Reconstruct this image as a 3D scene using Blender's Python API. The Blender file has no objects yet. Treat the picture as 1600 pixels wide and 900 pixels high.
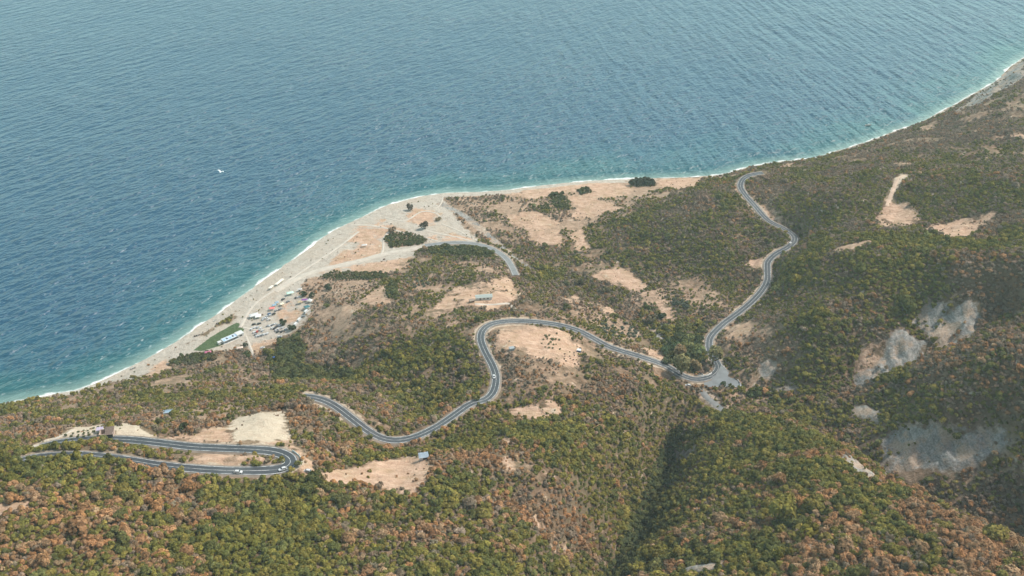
import bpy, bmesh, math, random
import numpy as np
from mathutils import Vector, Matrix, Euler

random.seed(7)
RNG = np.random.default_rng(11)
SC = bpy.context.scene
COL = SC.collection
R = math.radians

# ------------------------------------------------------------------ camera
CAM_H, PITCH, F = 480.0, R(32.0), 1600.0
SP, CP = math.sin(PITCH), math.cos(PITCH)
cam = bpy.data.cameras.new('camera')
cam.sensor_width = 36.0
cam.lens = 36.0 * F / 1600.0
cam.clip_start, cam.clip_end = 1.0, 60000.0
cam_o = bpy.data.objects.new('camera', cam)
cam_o.location = (0, 0, CAM_H)
cam_o.rotation_euler = (R(90) - PITCH, 0, 0)
COL.objects.link(cam_o)
SC.camera = cam_o


def ray(px, py):
    """direction (x, y, z) per unit of depth for a pixel of the 1600x900 photograph"""
    a = (np.asarray(px, float) - 800) / F
    v = (np.asarray(py, float) - 450) / F
    return a, CP - v * SP, -(SP + v * CP)


def up(px, py, h):
    """the point at altitude h seen at a pixel"""
    dx, dy, dz = ray(px, py)
    z = (CAM_H - np.asarray(h, float)) / (-dz)
    return np.stack([dx * z, dy * z, np.asarray(h, float) + 0 * z], -1)


def project(X, Y, Z):
    dz = np.asarray(Z) - CAM_H
    depth = Y * CP - dz * SP
    vy = -(Y * SP + dz * CP)
    depth = np.maximum(depth, 1.0)
    return 800 + F * X / depth, 450 + F * vy / depth, depth


# ------------------------------------------------------------------ noise
def vnoise(X, Y, scale, seed):
    r = np.random.default_rng(seed)
    T = r.random((256, 256))
    x, y = X / scale + 1000, Y / scale + 1000
    xi, yi = np.floor(x).astype(int), np.floor(y).astype(int)
    fx, fy = x - xi, y - yi
    fx, fy = fx * fx * (3 - 2 * fx), fy * fy * (3 - 2 * fy)
    g = lambda i, j: T[(xi + i) % 256, (yi + j) % 256]
    return (g(0, 0) * (1 - fx) + g(1, 0) * fx) * (1 - fy) + (g(0, 1) * (1 - fx) + g(1, 1) * fx) * fy


def fbm(X, Y, scale, seed, octaves=4):
    s, a, t = 0, 1.0, 0
    for k in range(octaves):
        s = s + a * vnoise(X, Y, scale / 2 ** k, seed + k)
        t += a
        a *= 0.5
    return s / t


def sstep(a, b, x):
    t = np.clip((x - a) / (b - a), 0, 1)
    return t * t * (3 - 2 * t)


# ------------------------------------------------------------------ coast line and relief (pixel, altitude)
COAST_PX = [(-700, 830), (-400, 745), (-200, 690), (-80, 655), (0, 632), (95, 614), (130, 606), (165, 592), (190, 580), (220, 565), (255, 546),
            (290, 524), (320, 503), (345, 487), (370, 468), (395, 450), (420, 432), (450, 411), (480, 390), (510, 367),
            (540, 351), (570, 337), (600, 323), (640, 311), (690, 302), (740, 300), (780, 298), (830, 292), (880, 286),
            (930, 282), (990, 279), (1040, 278), (1090, 276), (1130, 272), (1165, 262), (1200, 255), (1240, 250),
            (1272, 247), (1300, 238), (1340, 226), (1372, 215), (1400, 204), (1440, 190), (1480, 169), (1520, 147),
            (1555, 127), (1580, 103), (1600, 90), (1640, 70), (1700, 40), (1780, 10), (1900, -30)]


def catmull(P, per):
    P = np.asarray(P, float)
    Q = np.vstack([2 * P[0] - P[1], P, 2 * P[-1] - P[-2]])
    out = []
    for i in range(1, len(Q) - 2):
        t = np.linspace(0, 1, per, endpoint=False)[:, None]
        a, b, c, d = Q[i - 1], Q[i], Q[i + 1], Q[i + 2]
        out.append(0.5 * ((2 * b) + (-a + c) * t + (2 * a - 5 * b + 4 * c - d) * t ** 2 + (-a + 3 * b - 3 * c + d) * t ** 3))
    out.append(P[-1:])
    return np.vstack(out)


def resample(P, step):
    d = np.r_[0, np.cumsum(np.linalg.norm(np.diff(P, axis=0), axis=1))]
    n = max(2, int(d[-1] / step) + 1)
    s = np.linspace(0, d[-1], n)
    return np.stack([np.interp(s, d, P[:, k]) for k in range(P.shape[1])], 1)


_c = catmull(COAST_PX, 8)
COAST = resample(up(_c[:, 0], _c[:, 1], 0.0)[:, :2], 4.0)

# the main road: (px, py, altitude), read off the photograph
ROAD_UPPER = [(25, 722, 139), (60, 714, 138), (110, 711, 137.5), (150, 712.5, 137), (200, 719, 136.5), (250, 727, 136), (300, 732, 135), (350, 735, 134),
              (400, 735.5, 133.2), (430, 734, 132.6), (447, 730, 132.2), (455, 722, 131.8), (449, 713, 131.2), (430, 706, 130.6),
              (400, 702.5, 130), (350, 700.5, 129), (300, 698, 128), (250, 692, 127), (200, 687, 126), (150, 686, 125.2), (110, 689, 124.6), (85, 693, 124),
              (62, 699, 123)]
ROAD_MAIN = [(476, 619.4, 100.6), (486, 620.2, 100), (505, 625, 99), (525, 635, 97.5), (550, 654, 95), (575, 673, 92), (598, 685, 89), (622, 688, 87), (650, 682, 85),
             (680, 668, 82), (706, 651, 79), (735, 631, 76.5), (757, 625, 74.5), (769, 615, 73), (774, 602, 71.5), (775, 588, 70), (770, 572, 68.8), (761, 555, 67.4), (754, 540, 66.2),
             (751, 527, 65), (755, 515, 64), (768, 506, 62.5), (790, 502, 61), (815, 501.5, 59.5), (840, 503, 58), (875, 508, 55.5),
             (905, 517, 52.5), (930, 530, 49.5), (955, 543, 47), (1000, 557, 43), (1040, 571, 38.5), (1065, 586, 35), (1085, 592.5, 33.5), (1103, 591, 32.8), (1117, 584, 32.3),
             (1123, 573, 32), (1116, 560, 31.6), (1109, 548, 31.4), (1108, 535, 31.2), (1112, 524, 31.2), (1130, 506, 31.2), (1152, 490, 31.2), (1175, 471, 31.2), (1191, 453, 31.5),
             (1199, 437, 32), (1199, 422, 33), (1200, 409, 34), (1213, 396, 36), (1230, 387, 37.4), (1241, 377, 38.5), (1240, 368, 39.5),
             (1225, 357, 41), (1200, 344, 42.5), (1180, 322, 44), (1165, 305, 45), (1157, 292, 45.8), (1160, 281, 46.4), (1168, 275, 46.8), (1178, 272, 47.2), (1192, 270, 47.6)]
ROAD_COAST = [(806, 430, 21), (800, 417, 18), (792, 405, 15.5), (780, 395, 13), (765, 387, 11), (745, 381.5, 9), (722, 379, 7.5), (700, 379.5, 6.5), (675, 382, 5.5), (660, 384, 5)]
TRACK_COAST = [(668, 383, 5.2), (640, 390, 4.6), (600, 397, 4.2), (560, 408, 4), (520, 417, 3.8), (480, 428, 3.6), (455, 440, 3.5), (430, 455, 3.4)]
RIVER = [(688, 318, 1.5), (705, 326, 2), (730, 340, 3), (752, 358, 4), (775, 378, 6), (800, 400, 8), (830, 418, 10), (870, 430, 12), (910, 446, 14),
         (950, 470, 16), (985, 492, 18), (1018, 515, 20), (1040, 535, 22), (1048, 552, 23)]


def unproj_line(L, step=1.5):
    c = catmull(L, 10)
    return resample(up(c[:, 0], c[:, 1], c[:, 2]), step)


LINES = {k: unproj_line(v) for k, v in dict(upper=ROAD_UPPER, main=ROAD_MAIN, coast=ROAD_COAST, track=TRACK_COAST, river=RIVER).items()}

HP = [
    # slope below the camera, wooded
    (-350, 800, 95), (-350, 900, 140), (-350, 1000, 165), (1900, 400, 150), (1900, 700, 150), (1900, 240, 115), (1900, 950, 175), (-150, 690, 60), (-150, 800, 140), (-150, 900, 155), (0, 660, 62), (100, 648, 62), (0, 640, 20), (0, 700, 118), (50, 706, 129), (100, 630, 25), (200, 760, 142), (60, 732, 143), (120, 730, 142), (0, 748, 147), (0, 780, 150), (200, 830, 150),
    (200, 900, 158), (0, 900, 160), (200, 1050, 175), (400, 770, 137), (400, 830, 144), (400, 900, 150), (600, 900, 144), (600, 830, 136),
    (500, 760, 131), (580, 740, 119), (660, 775, 124), (662, 712, 108), (490, 748, 130), (540, 725, 117), (700, 800, 126), (480, 700, 122), (540, 690, 105), (500, 660, 105),
    # left shoulder above the beach
    (300, 560, 5), (300, 600, 32), (300, 640, 78), (300, 672, 112), (200, 640, 66), (200, 600, 18), (220, 676, 122), (400, 660, 113), (400, 690, 127), (420, 640, 92), (400, 612, 62),
    (350, 580, 24), (350, 548, 5), (480, 605, 64), (250, 570, 4), (200, 588, 3), (150, 605, 4), (560, 634, 84), (520, 612, 78), (440, 690, 128),
    # central ridge
    (800, 640, 78), (850, 637, 79), (800, 680, 90), (740, 700, 93), (800, 760, 111), (800, 830, 121), (800, 900, 130), (800, 1050, 150), (900, 640, 73), (900, 700, 84),
    (870, 760, 100), (850, 850, 117), (900, 850, 104), (900, 900, 110), (950, 700, 68), (920, 780, 88), (1000, 630, 54), (1000, 690, 54), (1060, 630, 40), (1050, 610, 39),
    # gorge floor
    (1112, 630, 31), (1085, 648, 33), (1060, 668, 36), (1046, 700, 41), (1032, 750, 49), (1012, 800, 57), (990, 850, 65), (962, 900, 73), (930, 1000, 92),
    # ridge to the right of the gorge
    (1100, 665, 46), (1150, 653, 50), (1100, 710, 58), (1080, 760, 64), (1060, 830, 76), (1040, 900, 90), (1200, 662, 62), (1200, 720, 79), (1250, 677, 74), (1300, 696, 85), (1300, 780, 110),
    (1200, 800, 99), (1100, 800, 78), (1100, 880, 95), (1350, 735, 98), (1400, 766, 109), (1450, 796, 119), (1500, 821, 128), (1560, 856, 139), (1600, 881, 146),
    (1400, 860, 133), (1400, 920, 142), (1300, 900, 128), (1200, 900, 114), (1550, 950, 156), (1300, 1050, 152), (1700, 960, 162),
    # hidden side and valley behind that ridge
    (1500, 778, 60), (1560, 800, 66), (1450, 745, 55), (1600, 830, 74), (1700, 850, 92), (1400, 738, 47), (1340, 700, 41), (1300, 660, 39), (1250, 635, 36), (1200, 612, 34), (1150, 604, 32),
    (1400, 670, 62), (1450, 674, 70), (1540, 670, 80), (1600, 664, 90), (1600, 720, 84), (1550, 730, 70),
    # dark wooded spur
    (1350, 618, 47), (1400, 590, 62), (1400, 640, 58), (1450, 570, 80), (1450, 630, 76), (1500, 548, 94), (1500, 620, 90), (1600, 528, 116), (1600, 620, 104), (1700, 520, 135), (1700, 700, 108),
    # grey scree gully behind it
    (1330, 598, 44), (1390, 572, 54), (1430, 552, 63), (1480, 528, 71), (1520, 505, 80), (1400, 520, 68), (1440, 472, 81), (1520, 468, 93), (1380, 545, 61),
    # big wooded hill to the right
    (1250, 500, 65), (1220, 540, 50), (1260, 560, 55), (1200, 490, 45), (1300, 520, 69), (1300, 450, 77), (1300, 405, 81), (1400, 420, 95), (1500, 420, 107), (1600, 430, 116), (1400, 372, 93), (1500, 375, 103),
    (1600, 370, 111), (1750, 300, 120), (1750, 480, 142), (1240, 420, 57), (1260, 395, 58),
    (1300, 350, 63), (1390, 330, 72), (1400, 310, 76), (1500, 347, 88), (1560, 330, 98), (1300, 310, 69), (1300, 272, 61), (1250, 320, 56), (1220, 300, 54), (1250, 276, 53), (1400, 278, 80), (1500, 290, 93), (1600, 290, 106),
    (1600, 250, 88), (1500, 250, 74), (1400, 240, 52), (1500, 210, 58), (1600, 200, 72), (1600, 150, 62), (1550, 155, 42), (1480, 190, 30), (1400, 215, 20), (1330, 240, 25), (1260, 258, 22), (1600, 112, 34), (1700, 100, 60), (1750, 200, 95),
    (1210, 264, 24), (1170, 266, 14),
    # hill between river and far road
    (1100, 300, 40), (1050, 318, 32), (1000, 345, 24), (1050, 370, 29), (1100, 360, 38), (1140, 330, 45), (1150, 385, 38), (1150, 430, 30), (1100, 440, 22), (1050, 430, 18),
    (1000, 415, 15), (950, 375, 12), (930, 345, 10), (900, 320, 7), (1000, 292, 5), (1060, 287, 4.5), (850, 302, 4), (820, 345, 7), (860, 380, 9), (950, 440, 14), (1000, 445, 16),
    (1060, 490, 21), (1090, 470, 23), (1140, 460, 30), (940, 295, 4), (1120, 284, 10),
    # beach plain
    (760, 335, 4), (720, 312, 3), (650, 340, 3), (600, 360, 3), (540, 390, 3), (480, 440, 3.5), (430, 500, 4), (390, 540, 5), (340, 525, 3), (460, 490, 5), (400, 505, 3.5),
    # central spur
    (700, 398, 14), (740, 415, 21), (640, 425, 13), (690, 432, 27), (760, 440, 40), (750, 465, 47), (800, 465, 48), (700, 470, 42), (640, 470, 36), (600, 458, 26), (570, 445, 14), (560, 490, 32),
    (520, 470, 15), (500, 445, 6), (480, 515, 12), (440, 545, 9), (430, 565, 12), (480, 560, 16), (530, 580, 27), (600, 612, 47), (650, 642, 60), (560, 540, 36), (640, 540, 50), (700, 520, 55), (640, 590, 51), (700, 600, 60),
    (720, 560, 62), (700, 640, 70), (800, 440, 36), (820, 455, 33), (850, 440, 19), (880, 480, 39), (850, 470, 40), (960, 500, 30), (920, 470, 26), (1000, 530, 28), (1010, 548, 36),
    (850, 540, 64), (900, 545, 61), (820, 570, 70), (800, 605, 75), (850, 600, 74), (950, 580, 58), (910, 600, 68), (1020, 598, 46),
]

P = [up(a, b, c) for a, b, c in HP]
for k in ('upper', 'main', 'coast', 'track', 'river'):
    P += list(LINES[k][::8])
for q in COAST[::9]:
    P.append(np.array([q[0], q[1], 0.0]))
P = np.array(P)
keep = []
for i, q in enumerate(P):                                             # drop doubled points
    if all((q[0] - P[j, 0]) ** 2 + (q[1] - P[j, 1]) ** 2 > 9 for j in keep):
        keep.append(i)
P = P[keep]
S = 100.0


def tps(r2):
    return 0.5 * r2 * np.log(r2 + 1e-9)


_n = len(P)
A = tps(((P[:, None, :2] - P[None, :, :2]) ** 2).sum(-1) / S ** 2) + np.eye(_n) * 0.006
Q = np.c_[np.ones(_n), P[:, :2] / S]
M = np.block([[A, Q], [Q.T, np.zeros((3, 3))]])
W = np.linalg.solve(M, np.r_[P[:, 2], 0, 0, 0])


def relief(X, Y):
    out = W[_n] + W[_n + 1] * X / S + W[_n + 2] * Y / S
    for i in range(_n):
        out = out + W[i] * tps(((X - P[i, 0]) ** 2 + (Y - P[i, 1]) ** 2) / S ** 2)
    return out


def in_poly(X, Y, poly):
    inside = np.zeros(X.shape, bool)
    n = len(poly)
    for i in range(n):
        x1, y1 = poly[i]
        x2, y2 = poly[(i + 1) % n]
        if y1 == y2:
            continue
        c = (y1 > Y) != (y2 > Y)
        inside ^= c & (X < (x2 - x1) * (Y - y1) / (y2 - y1) + x1)
    return inside


LAND = np.vstack([COAST, [[2200, COAST[-1, 1] + 400], [2200, 0], [-1500, 0], [-1500, COAST[0, 1]]]])


def dist_line(X, Y, L):
    best = np.full(X.shape, 1e18)
    for q in L:
        best = np.minimum(best, (X - q[0]) ** 2 + (Y - q[1]) ** 2)
    return np.sqrt(best)


def shore_dist(X, Y):
    """metres from the waterline, positive over land"""
    d = dist_line(X, Y, COAST)
    return np.where(in_poly(X, Y, LAND), d, -d)


# ------------------------------------------------------------------ terrain height grid
GX0, GX1, GY0, GY1, GS = -700.0, 1060.0, 214.0, 1470.0, 2.0
xs, ys = np.arange(GX0, GX1 + .1, GS), np.arange(GY0, GY1 + .1, GS)
NX, NY = len(xs), len(ys)


def bilin(T, x0, y0, s, X, Y):
    u = np.clip((X - x0) / s, 0, T.shape[1] - 1.001)
    v = np.clip((Y - y0) / s, 0, T.shape[0] - 1.001)
    i, j = np.floor(u).astype(int), np.floor(v).astype(int)
    fu, fv = u - i, v - j
    return (T[j, i] * (1 - fu) + T[j, i + 1] * fu) * (1 - fv) + (T[j + 1, i] * (1 - fu) + T[j + 1, i + 1] * fu) * fv


cx, cy = np.arange(GX0, GX1 + 8, 6.0), np.arange(GY0, GY1 + 8, 6.0)
CX, CY = np.meshgrid(cx, cy)
RC = relief(CX, CY)
DC = shore_dist(CX, CY)
XX, YY = np.meshgrid(xs, ys)
H0 = bilin(RC, GX0, GY0, 6.0, XX, YY)
SD = bilin(DC, GX0, GY0, 6.0, XX, YY)
amp = sstep(6, 30, H0) * sstep(4, 40, SD)
rid = 1 - np.abs(2 * fbm(XX, YY, 60, 31, 3) - 1) * 1.7
H0 = H0 + amp * (9.0 * (fbm(XX, YY, 85, 3, 4) - .5) + 4.6 * (rid - .55) + 1.5 * (vnoise(XX, YY, 9, 8) - .5))
H0 = H0 + sstep(2, 12, SD) * (0.7 * (fbm(XX, YY, 22, 5, 3) - .5))
land = np.maximum(H0, np.clip(SD * .09, 0, 1.3))
H0 = np.where(SD > 0, land * sstep(-1, 14, SD) + np.clip(SD * .06, 0, 1) * (1 - sstep(-1, 14, SD)), np.maximum(SD * .1, -14))


def flatten(H, L, r0, r1, drop):
    D = np.full(H.shape, 1e9)
    T = np.zeros(H.shape)
    k = int(r1 / GS) + 2
    for x, y, h in L:
        i, j = int((x - GX0) / GS), int((y - GY0) / GS)
        a, b, c, d = max(j - k, 0), min(j + k, NY), max(i - k, 0), min(i + k, NX)
        if a >= b or c >= d:
            continue
        dd = np.hypot(XX[a:b, c:d] - x, YY[a:b, c:d] - y)
        m = dd < D[a:b, c:d]
        D[a:b, c:d][m] = dd[m]
        T[a:b, c:d][m] = h
    w = 1 - sstep(r0, r1, D)
    return H * (1 - w) + (T - drop) * w, D




def crease(H, L, slope, reach, up_=False):
    """sharpen a valley floor (or a crest) along a line of (px, py, altitude)"""
    c = catmull(L, 8)
    D = np.full(H.shape, 1e9)
    T = np.zeros(H.shape)
    k = int(reach / GS) + 2
    for x, y, h in resample(up(c[:, 0], c[:, 1], c[:, 2]), 3.0):
        i, j = int((x - GX0) / GS), int((y - GY0) / GS)
        a, b, c_, d = max(j - k, 0), min(j + k, NY), max(i - k, 0), min(i + k, NX)
        if a >= b or c_ >= d:
            continue
        dd = np.hypot(XX[a:b, c_:d] - x, YY[a:b, c_:d] - y)
        m = dd < D[a:b, c_:d]
        D[a:b, c_:d][m] = dd[m]
        T[a:b, c_:d][m] = h
    w = 1 - sstep(reach * .45, reach, D)
    D = D + 13 * (fbm(XX, YY, 42, 140, 3) - .5)
    G_ = np.maximum(H, T - slope * D) if up_ else np.minimum(H, T + slope * np.maximum(D, 0))
    return np.where(w > 0, H * (1 - w) + G_ * w, H)


H0 = crease(H0, [(1112, 630, 29), (1088, 648, 29), (1062, 668, 30), (1047, 700, 32), (1033, 750, 37), (1012, 800, 43), (990, 850, 49), (962, 900, 56), (930, 1000, 76)], .92, 46)
H0 = crease(H0, [(1098, 642, 27), (1064, 668, 20), (1044, 700, 17), (1036, 750, 20), (1010, 800, 25), (992, 850, 29), (960, 900, 35), (930, 1000, 55)], 1.5, 36)
H0 = crease(H0, [(640, 590, 46), (660, 630, 57), (668, 655, 66)], .6, 36)
H0 = crease(H0, [(1290, 668, 36), (1345, 722, 38), (1400, 760, 41), (1455, 792, 45), (1520, 826, 50), (1600, 872, 58)], .6, 40)
H0 = crease(H0, [(1335, 602, 43), (1390, 585, 53), (1435, 562, 61), (1490, 535, 70), (1540, 510, 80)], .7, 30)
H0 = crease(H0, [(1130, 655, 47), (1200, 661, 62.5), (1250, 676, 74), (1300, 695, 85.5), (1350, 734, 98), (1400, 765, 109.5), (1450, 795, 119.5), (1500, 820, 128.5), (1560, 855, 140), (1600, 880, 147)], .62, 42, True)
H0 = crease(H0, [(1345, 612, 47), (1400, 588, 63), (1450, 568, 81.5), (1500, 546, 95), (1600, 526, 117)], .6, 34, True)
H0, D_river = flatten(H0, LINES['river'], 4, 11, .3)
H0, D_track = flatten(H0, LINES['track'], 4, 9, .12)
H0, D_coast = flatten(H0, LINES['coast'], 5.5, 12, .35)
APRON_PX = [(1070, 603), (1078, 596), (1100, 594), (1118, 586), (1125, 574), (1127, 568), (1135, 578), (1147, 591), (1161, 603), (1150, 605), (1128, 603), (1100, 605), (1076, 606)]
APRON = np.array([up(a, b, 32.6)[:2] for a, b in APRON_PX])
_ap = np.array([[q[0], q[1], 32.6] for q in resample(np.vstack([up(1075, 603, 32.6), up(1100, 601, 32.6), up(1130, 600, 32.6), up(1156, 603, 32.6)]), 2.0)])
H0, _ = flatten(H0, _ap, 7, 13, .35)
H0, D_main = flatten(H0, LINES['main'], 5.5, 12.5, .4)
H0, D_upper = flatten(H0, LINES['upper'], 5.5, 9.5, .4)
D_road = np.minimum(np.minimum(D_main, D_upper), D_coast)


def hgt(X, Y):
    return bilin(H0, GX0, GY0, GS, np.asarray(X, float), np.asarray(Y, float))


_T = np.arange(250.0, 2200.0, 1.5)


def at(px, py):
    """where the line of sight of a pixel meets the ground"""
    dx, dy, dz = ray(px, py)
    X, Y, Z = dx * _T, dy * _T, CAM_H + dz * _T
    hit = np.nonzero(Z <= np.maximum(hgt(X, Y), 0))[0]
    i = hit[0] if len(hit) else len(_T) - 1
    lo, hi = _T[max(i - 1, 0)], _T[i]
    for _k in range(12):
        m = .5 * (lo + hi)
        if CAM_H + dz * m <= max(float(hgt(dx * m, dy * m)), 0):
            hi = m
        else:
            lo = m
    return Vector((float(dx * hi), float(dy * hi), float(CAM_H + dz * hi)))


def atl(L):
    return np.array([at(a, b)[:] for a, b in L])


# ------------------------------------------------------------------ ground cover masks, each a polygon standing on the ground
def edge_dist(X, Y, poly):
    best = np.full(X.shape, 1e18)
    n = len(poly)
    for i in range(n):
        a, b = poly[i], poly[(i + 1) % n]
        d = b - a
        L2 = (d ** 2).sum() + 1e-9
        t = np.clip(((X - a[0]) * d[0] + (Y - a[1]) * d[1]) / L2, 0, 1)
        best = np.minimum(best, (X - a[0] - t * d[0]) ** 2 + (Y - a[1] - t * d[1]) ** 2)
    return np.sqrt(best)


def paint(mask, px_poly, value=1.0, soft=7.0, grow=0.0):
    poly = atl(px_poly)[:, :2]
    m = 12
    i0, i1 = [int(np.clip((q - GX0) / GS, 0, NX)) for q in (poly[:, 0].min() - m, poly[:, 0].max() + m)]
    j0, j1 = [int(np.clip((q - GY0) / GS, 0, NY)) for q in (poly[:, 1].min() - m, poly[:, 1].max() + m)]
    if i1 <= i0 or j1 <= j0:
        return
    X, Y = XX[j0:j1, i0:i1], YY[j0:j1, i0:i1]
    d = edge_dist(X, Y, poly)
    d = np.where(in_poly(X, Y, poly), d, -d) + grow
    mask[j0:j1, i0:i1] = np.maximum(mask[j0:j1, i0:i1], value * sstep(-soft, soft, d))


Z0 = lambda: np.zeros(XX.shape)
SOIL, SCREE, SAND, LAWN, BEIGE, SHRUB = Z0(), Z0(), Z0(), Z0(), Z0(), Z0()
for p, v in [
    ([(487, 748), (520, 735), (580, 722), (640, 712), (677, 708), (678, 720), (668, 745), (662, 778), (640, 776), (600, 766), (560, 758), (520, 757)], 1),
    ([(232, 690), (230, 672), (300, 678), (360, 666), (366, 692), (455, 688), (478, 705), (500, 748), (468, 748), (472, 722), (448, 702), (400, 694), (300, 691)], .95),
    ([(285, 712), (330, 709), (400, 711), (424, 717), (430, 724), (412, 728), (350, 726), (300, 721)], .9),
    ([(655, 500), (690, 468), (710, 450), (760, 440), (782, 434), (796, 430), (800, 445), (812, 458), (806, 468), (790, 475), (770, 485), (730, 480), (700, 490), (670, 500)], 1),
    ([(770, 530), (792, 517), (850, 511), (890, 520), (905, 535), (910, 560), (905, 577), (880, 572), (850, 560), (800, 562), (775, 550)], .8),
    ([(535, 384), (560, 352), (600, 343), (632, 362), (590, 376)], .9),
    ([(505, 422), (530, 395), (590, 365), (598, 385), (592, 400), (560, 406)], .8),
    ([(632, 338), (650, 325), (690, 333), (678, 352), (645, 354)], .9),
    ([(660, 372), (690, 362), (745, 374), (720, 379), (680, 379)], .9),
    ([(500, 425), (560, 412), (640, 402), (648, 418), (600, 428), (560, 430), (500, 437)], .8),
    ([(425, 498), (440, 478), (455, 462), (466, 470), (475, 498), (462, 508), (440, 506)], .6),
    ([(385, 550), (395, 536), (430, 524), (452, 522), (430, 536), (412, 552), (385, 560)], .6),
    ([(215, 586), (262, 559), (270, 572), (240, 590)], .8),
    ([(780, 303), (830, 296), (900, 289), (940, 285), (985, 289), (985, 303), (955, 310), (930, 310), (890, 300), (855, 306), (830, 312)], .95),
    ([(885, 305), (930, 310), (960, 318), (980, 326), (940, 335), (910, 343), (890, 340), (900, 325)], .95),
    ([(1028, 280), (1102, 277), (1085, 292), (1045, 294), (1026, 290)], 1),
    ([(785, 334), (840, 330), (872, 348), (860, 358), (820, 362), (795, 352)], .9),
    ([(825, 362), (868, 356), (885, 372), (880, 382), (850, 385), (830, 378)], .9),
    ([(883, 366), (910, 357), (928, 388), (905, 396), (895, 380)], .8),
    ([(922, 432), (940, 422), (965, 418), (990, 428), (1012, 448), (985, 456), (955, 448)], 1),
    ([(1000, 455), (1030, 455), (1048, 480), (1057, 500), (1045, 506), (1025, 480)], .8),
    ([(558, 474), (580, 458), (600, 446), (624, 458), (615, 474), (580, 477)], .95),
    ([(530, 482), (560, 472), (580, 480), (550, 492)], .6),
    ([(500, 560), (520, 520), (540, 540), (535, 565)], .45),
    ([(878, 466), (905, 455), (908, 468), (890, 476)], .7), ([(935, 480), (960, 474), (965, 492), (945, 495)], .7),
    ([(800, 640), (825, 630), (850, 624), (876, 628), (880, 648), (840, 655), (800, 650)], 1),
    ([(745, 694), (780, 668), (800, 676), (805, 700), (790, 704), (775, 690)], .65),
    ([(760, 705), (800, 712), (812, 740), (790, 735)], .55),
    ([(828, 800), (850, 820), (885, 850), (878, 858), (845, 834)], .9), ([(918, 822), (945, 832), (960, 850), (940, 850)], .6),
    ([(-5, 788), (45, 783), (52, 793), (20, 802), (-5, 804)], .9),
    ([(1362, 338), (1388, 309), (1420, 317), (1446, 345), (1400, 360), (1368, 358)], .85),
    ([(1435, 356), (1500, 341), (1560, 328), (1556, 345), (1510, 371), (1480, 373)], .9),
    ([(1290, 396), (1330, 381), (1368, 377), (1340, 391)], .9),
    ([(1181, 322), (1198, 316), (1216, 335), (1240, 358), (1222, 354), (1202, 341)], .8), ([(1165, 284), (1178, 290), (1186, 312), (1178, 314), (1166, 298)], .6),
    ([(1165, 412), (1180, 403), (1196, 400), (1192, 420), (1180, 420)], 1), ([(1205, 420), (1222, 408), (1216, 428), (1204, 434)], .6), ([(1140, 290), (1152, 284), (1156, 304), (1148, 302)], .8),
    ([(1120, 540), (1128, 512), (1150, 500), (1180, 498), (1180, 520), (1150, 540)], .5), ([(1168, 590), (1178, 565), (1212, 556), (1228, 590), (1196, 604)], .5),
    ([(690, 512), (700, 502), (735, 500), (715, 514)], .7), ([(758, 508), (768, 500), (800, 497), (790, 500), (766, 504)], .9), ([(760, 524), (768, 560), (778, 600), (786, 600), (778, 560), (768, 530)], .45),
    ([(1445, 180), (1500, 176), (1500, 180), (1450, 184)], .5), ([(1555, 214), (1602, 211), (1602, 217), (1560, 217)], .9), ([(1430, 200), (1460, 196), (1465, 202), (1435, 205)], .7), ([(1390, 255), (1425, 248), (1430, 256), (1400, 262)], .6),
    ([(1210, 258), (1245, 254), (1240, 260), (1212, 262)], .8), ([(1320, 598), (1345, 540), (1395, 520), (1402, 500), (1420, 500), (1395, 560), (1345, 600)], .6), ([(1425, 480), (1452, 468), (1530, 470), (1530, 485), (1480, 490)], .55),
    ([(1000, 540), (1025, 545), (1048, 560), (1040, 568), (1015, 556)], .7),
    ([(200, 632), (265, 638), (260, 648), (205, 648)], .45), ([(0, 650), (30, 645), (25, 658), (0, 662)], .5), ([(300, 655), (330, 652), (330, 662), (300, 664)], .4),
    ([(456, 642), (490, 630), (495, 640), (470, 650)], .3),
]:
    paint(SOIL, p, v)
for p in [[(362, 657), (372, 650), (405, 645), (440, 642), (450, 655), (454, 682), (420, 690), (366, 691)],
          [(168, 672), (178, 665), (200, 662), (224, 667), (236, 688), (196, 686)],
          [(66, 696), (92, 680), (120, 668), (160, 661), (166, 680), (120, 687), (84, 692)],
          [(1400, 300), (1388, 318), (1396, 280), (1408, 272), (1420, 274), (1408, 284)]]:
    paint(BEIGE, p)
for p in [[(1420, 505), (1452, 474), (1490, 478), (1532, 472), (1532, 500), (1515, 530), (1470, 543), (1455, 530), (1440, 512)],
          [(1392, 520), (1412, 510), (1432, 530), (1450, 535), (1440, 560), (1400, 580), (1345, 606), (1332, 592), (1372, 570)],
          [(1372, 690), (1402, 668), (1480, 673), (1570, 668), (1582, 690), (1550, 718), (1490, 738), (1420, 733), (1382, 720)],
          [(1310, 710), (1330, 713), (1368, 745), (1352, 748), (1330, 735)],
          [(1060, 893), (1085, 883), (1122, 879), (1128, 885), (1095, 898)],
          [(1200, 609), (1232, 604), (1252, 610), (1215, 613)], [(1330, 640), (1350, 630), (1375, 645), (1372, 660), (1345, 655)], [(1375, 730), (1400, 728), (1395, 740), (1380, 742)],
          [(1092, 612), (1100, 608), (1118, 625), (1140, 643), (1128, 646)], [(1015, 500), (1045, 505), (1052, 545), (1040, 548), (1020, 525)], [(1055, 700), (1085, 703), (1075, 718), (1062, 716)],
          [(1180, 570), (1205, 560), (1215, 580), (1190, 592)], [(1540, 130), (1600, 95), (1600, 120), (1550, 150), (1490, 180)]]:
    paint(SCREE, p)
SCREE = np.maximum(SCREE, (1 - sstep(2.2, 5.0, D_river)) * (1 - .75 * sstep(-20, 40, XX) * (1 - sstep(118, 145, XX))))
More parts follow.
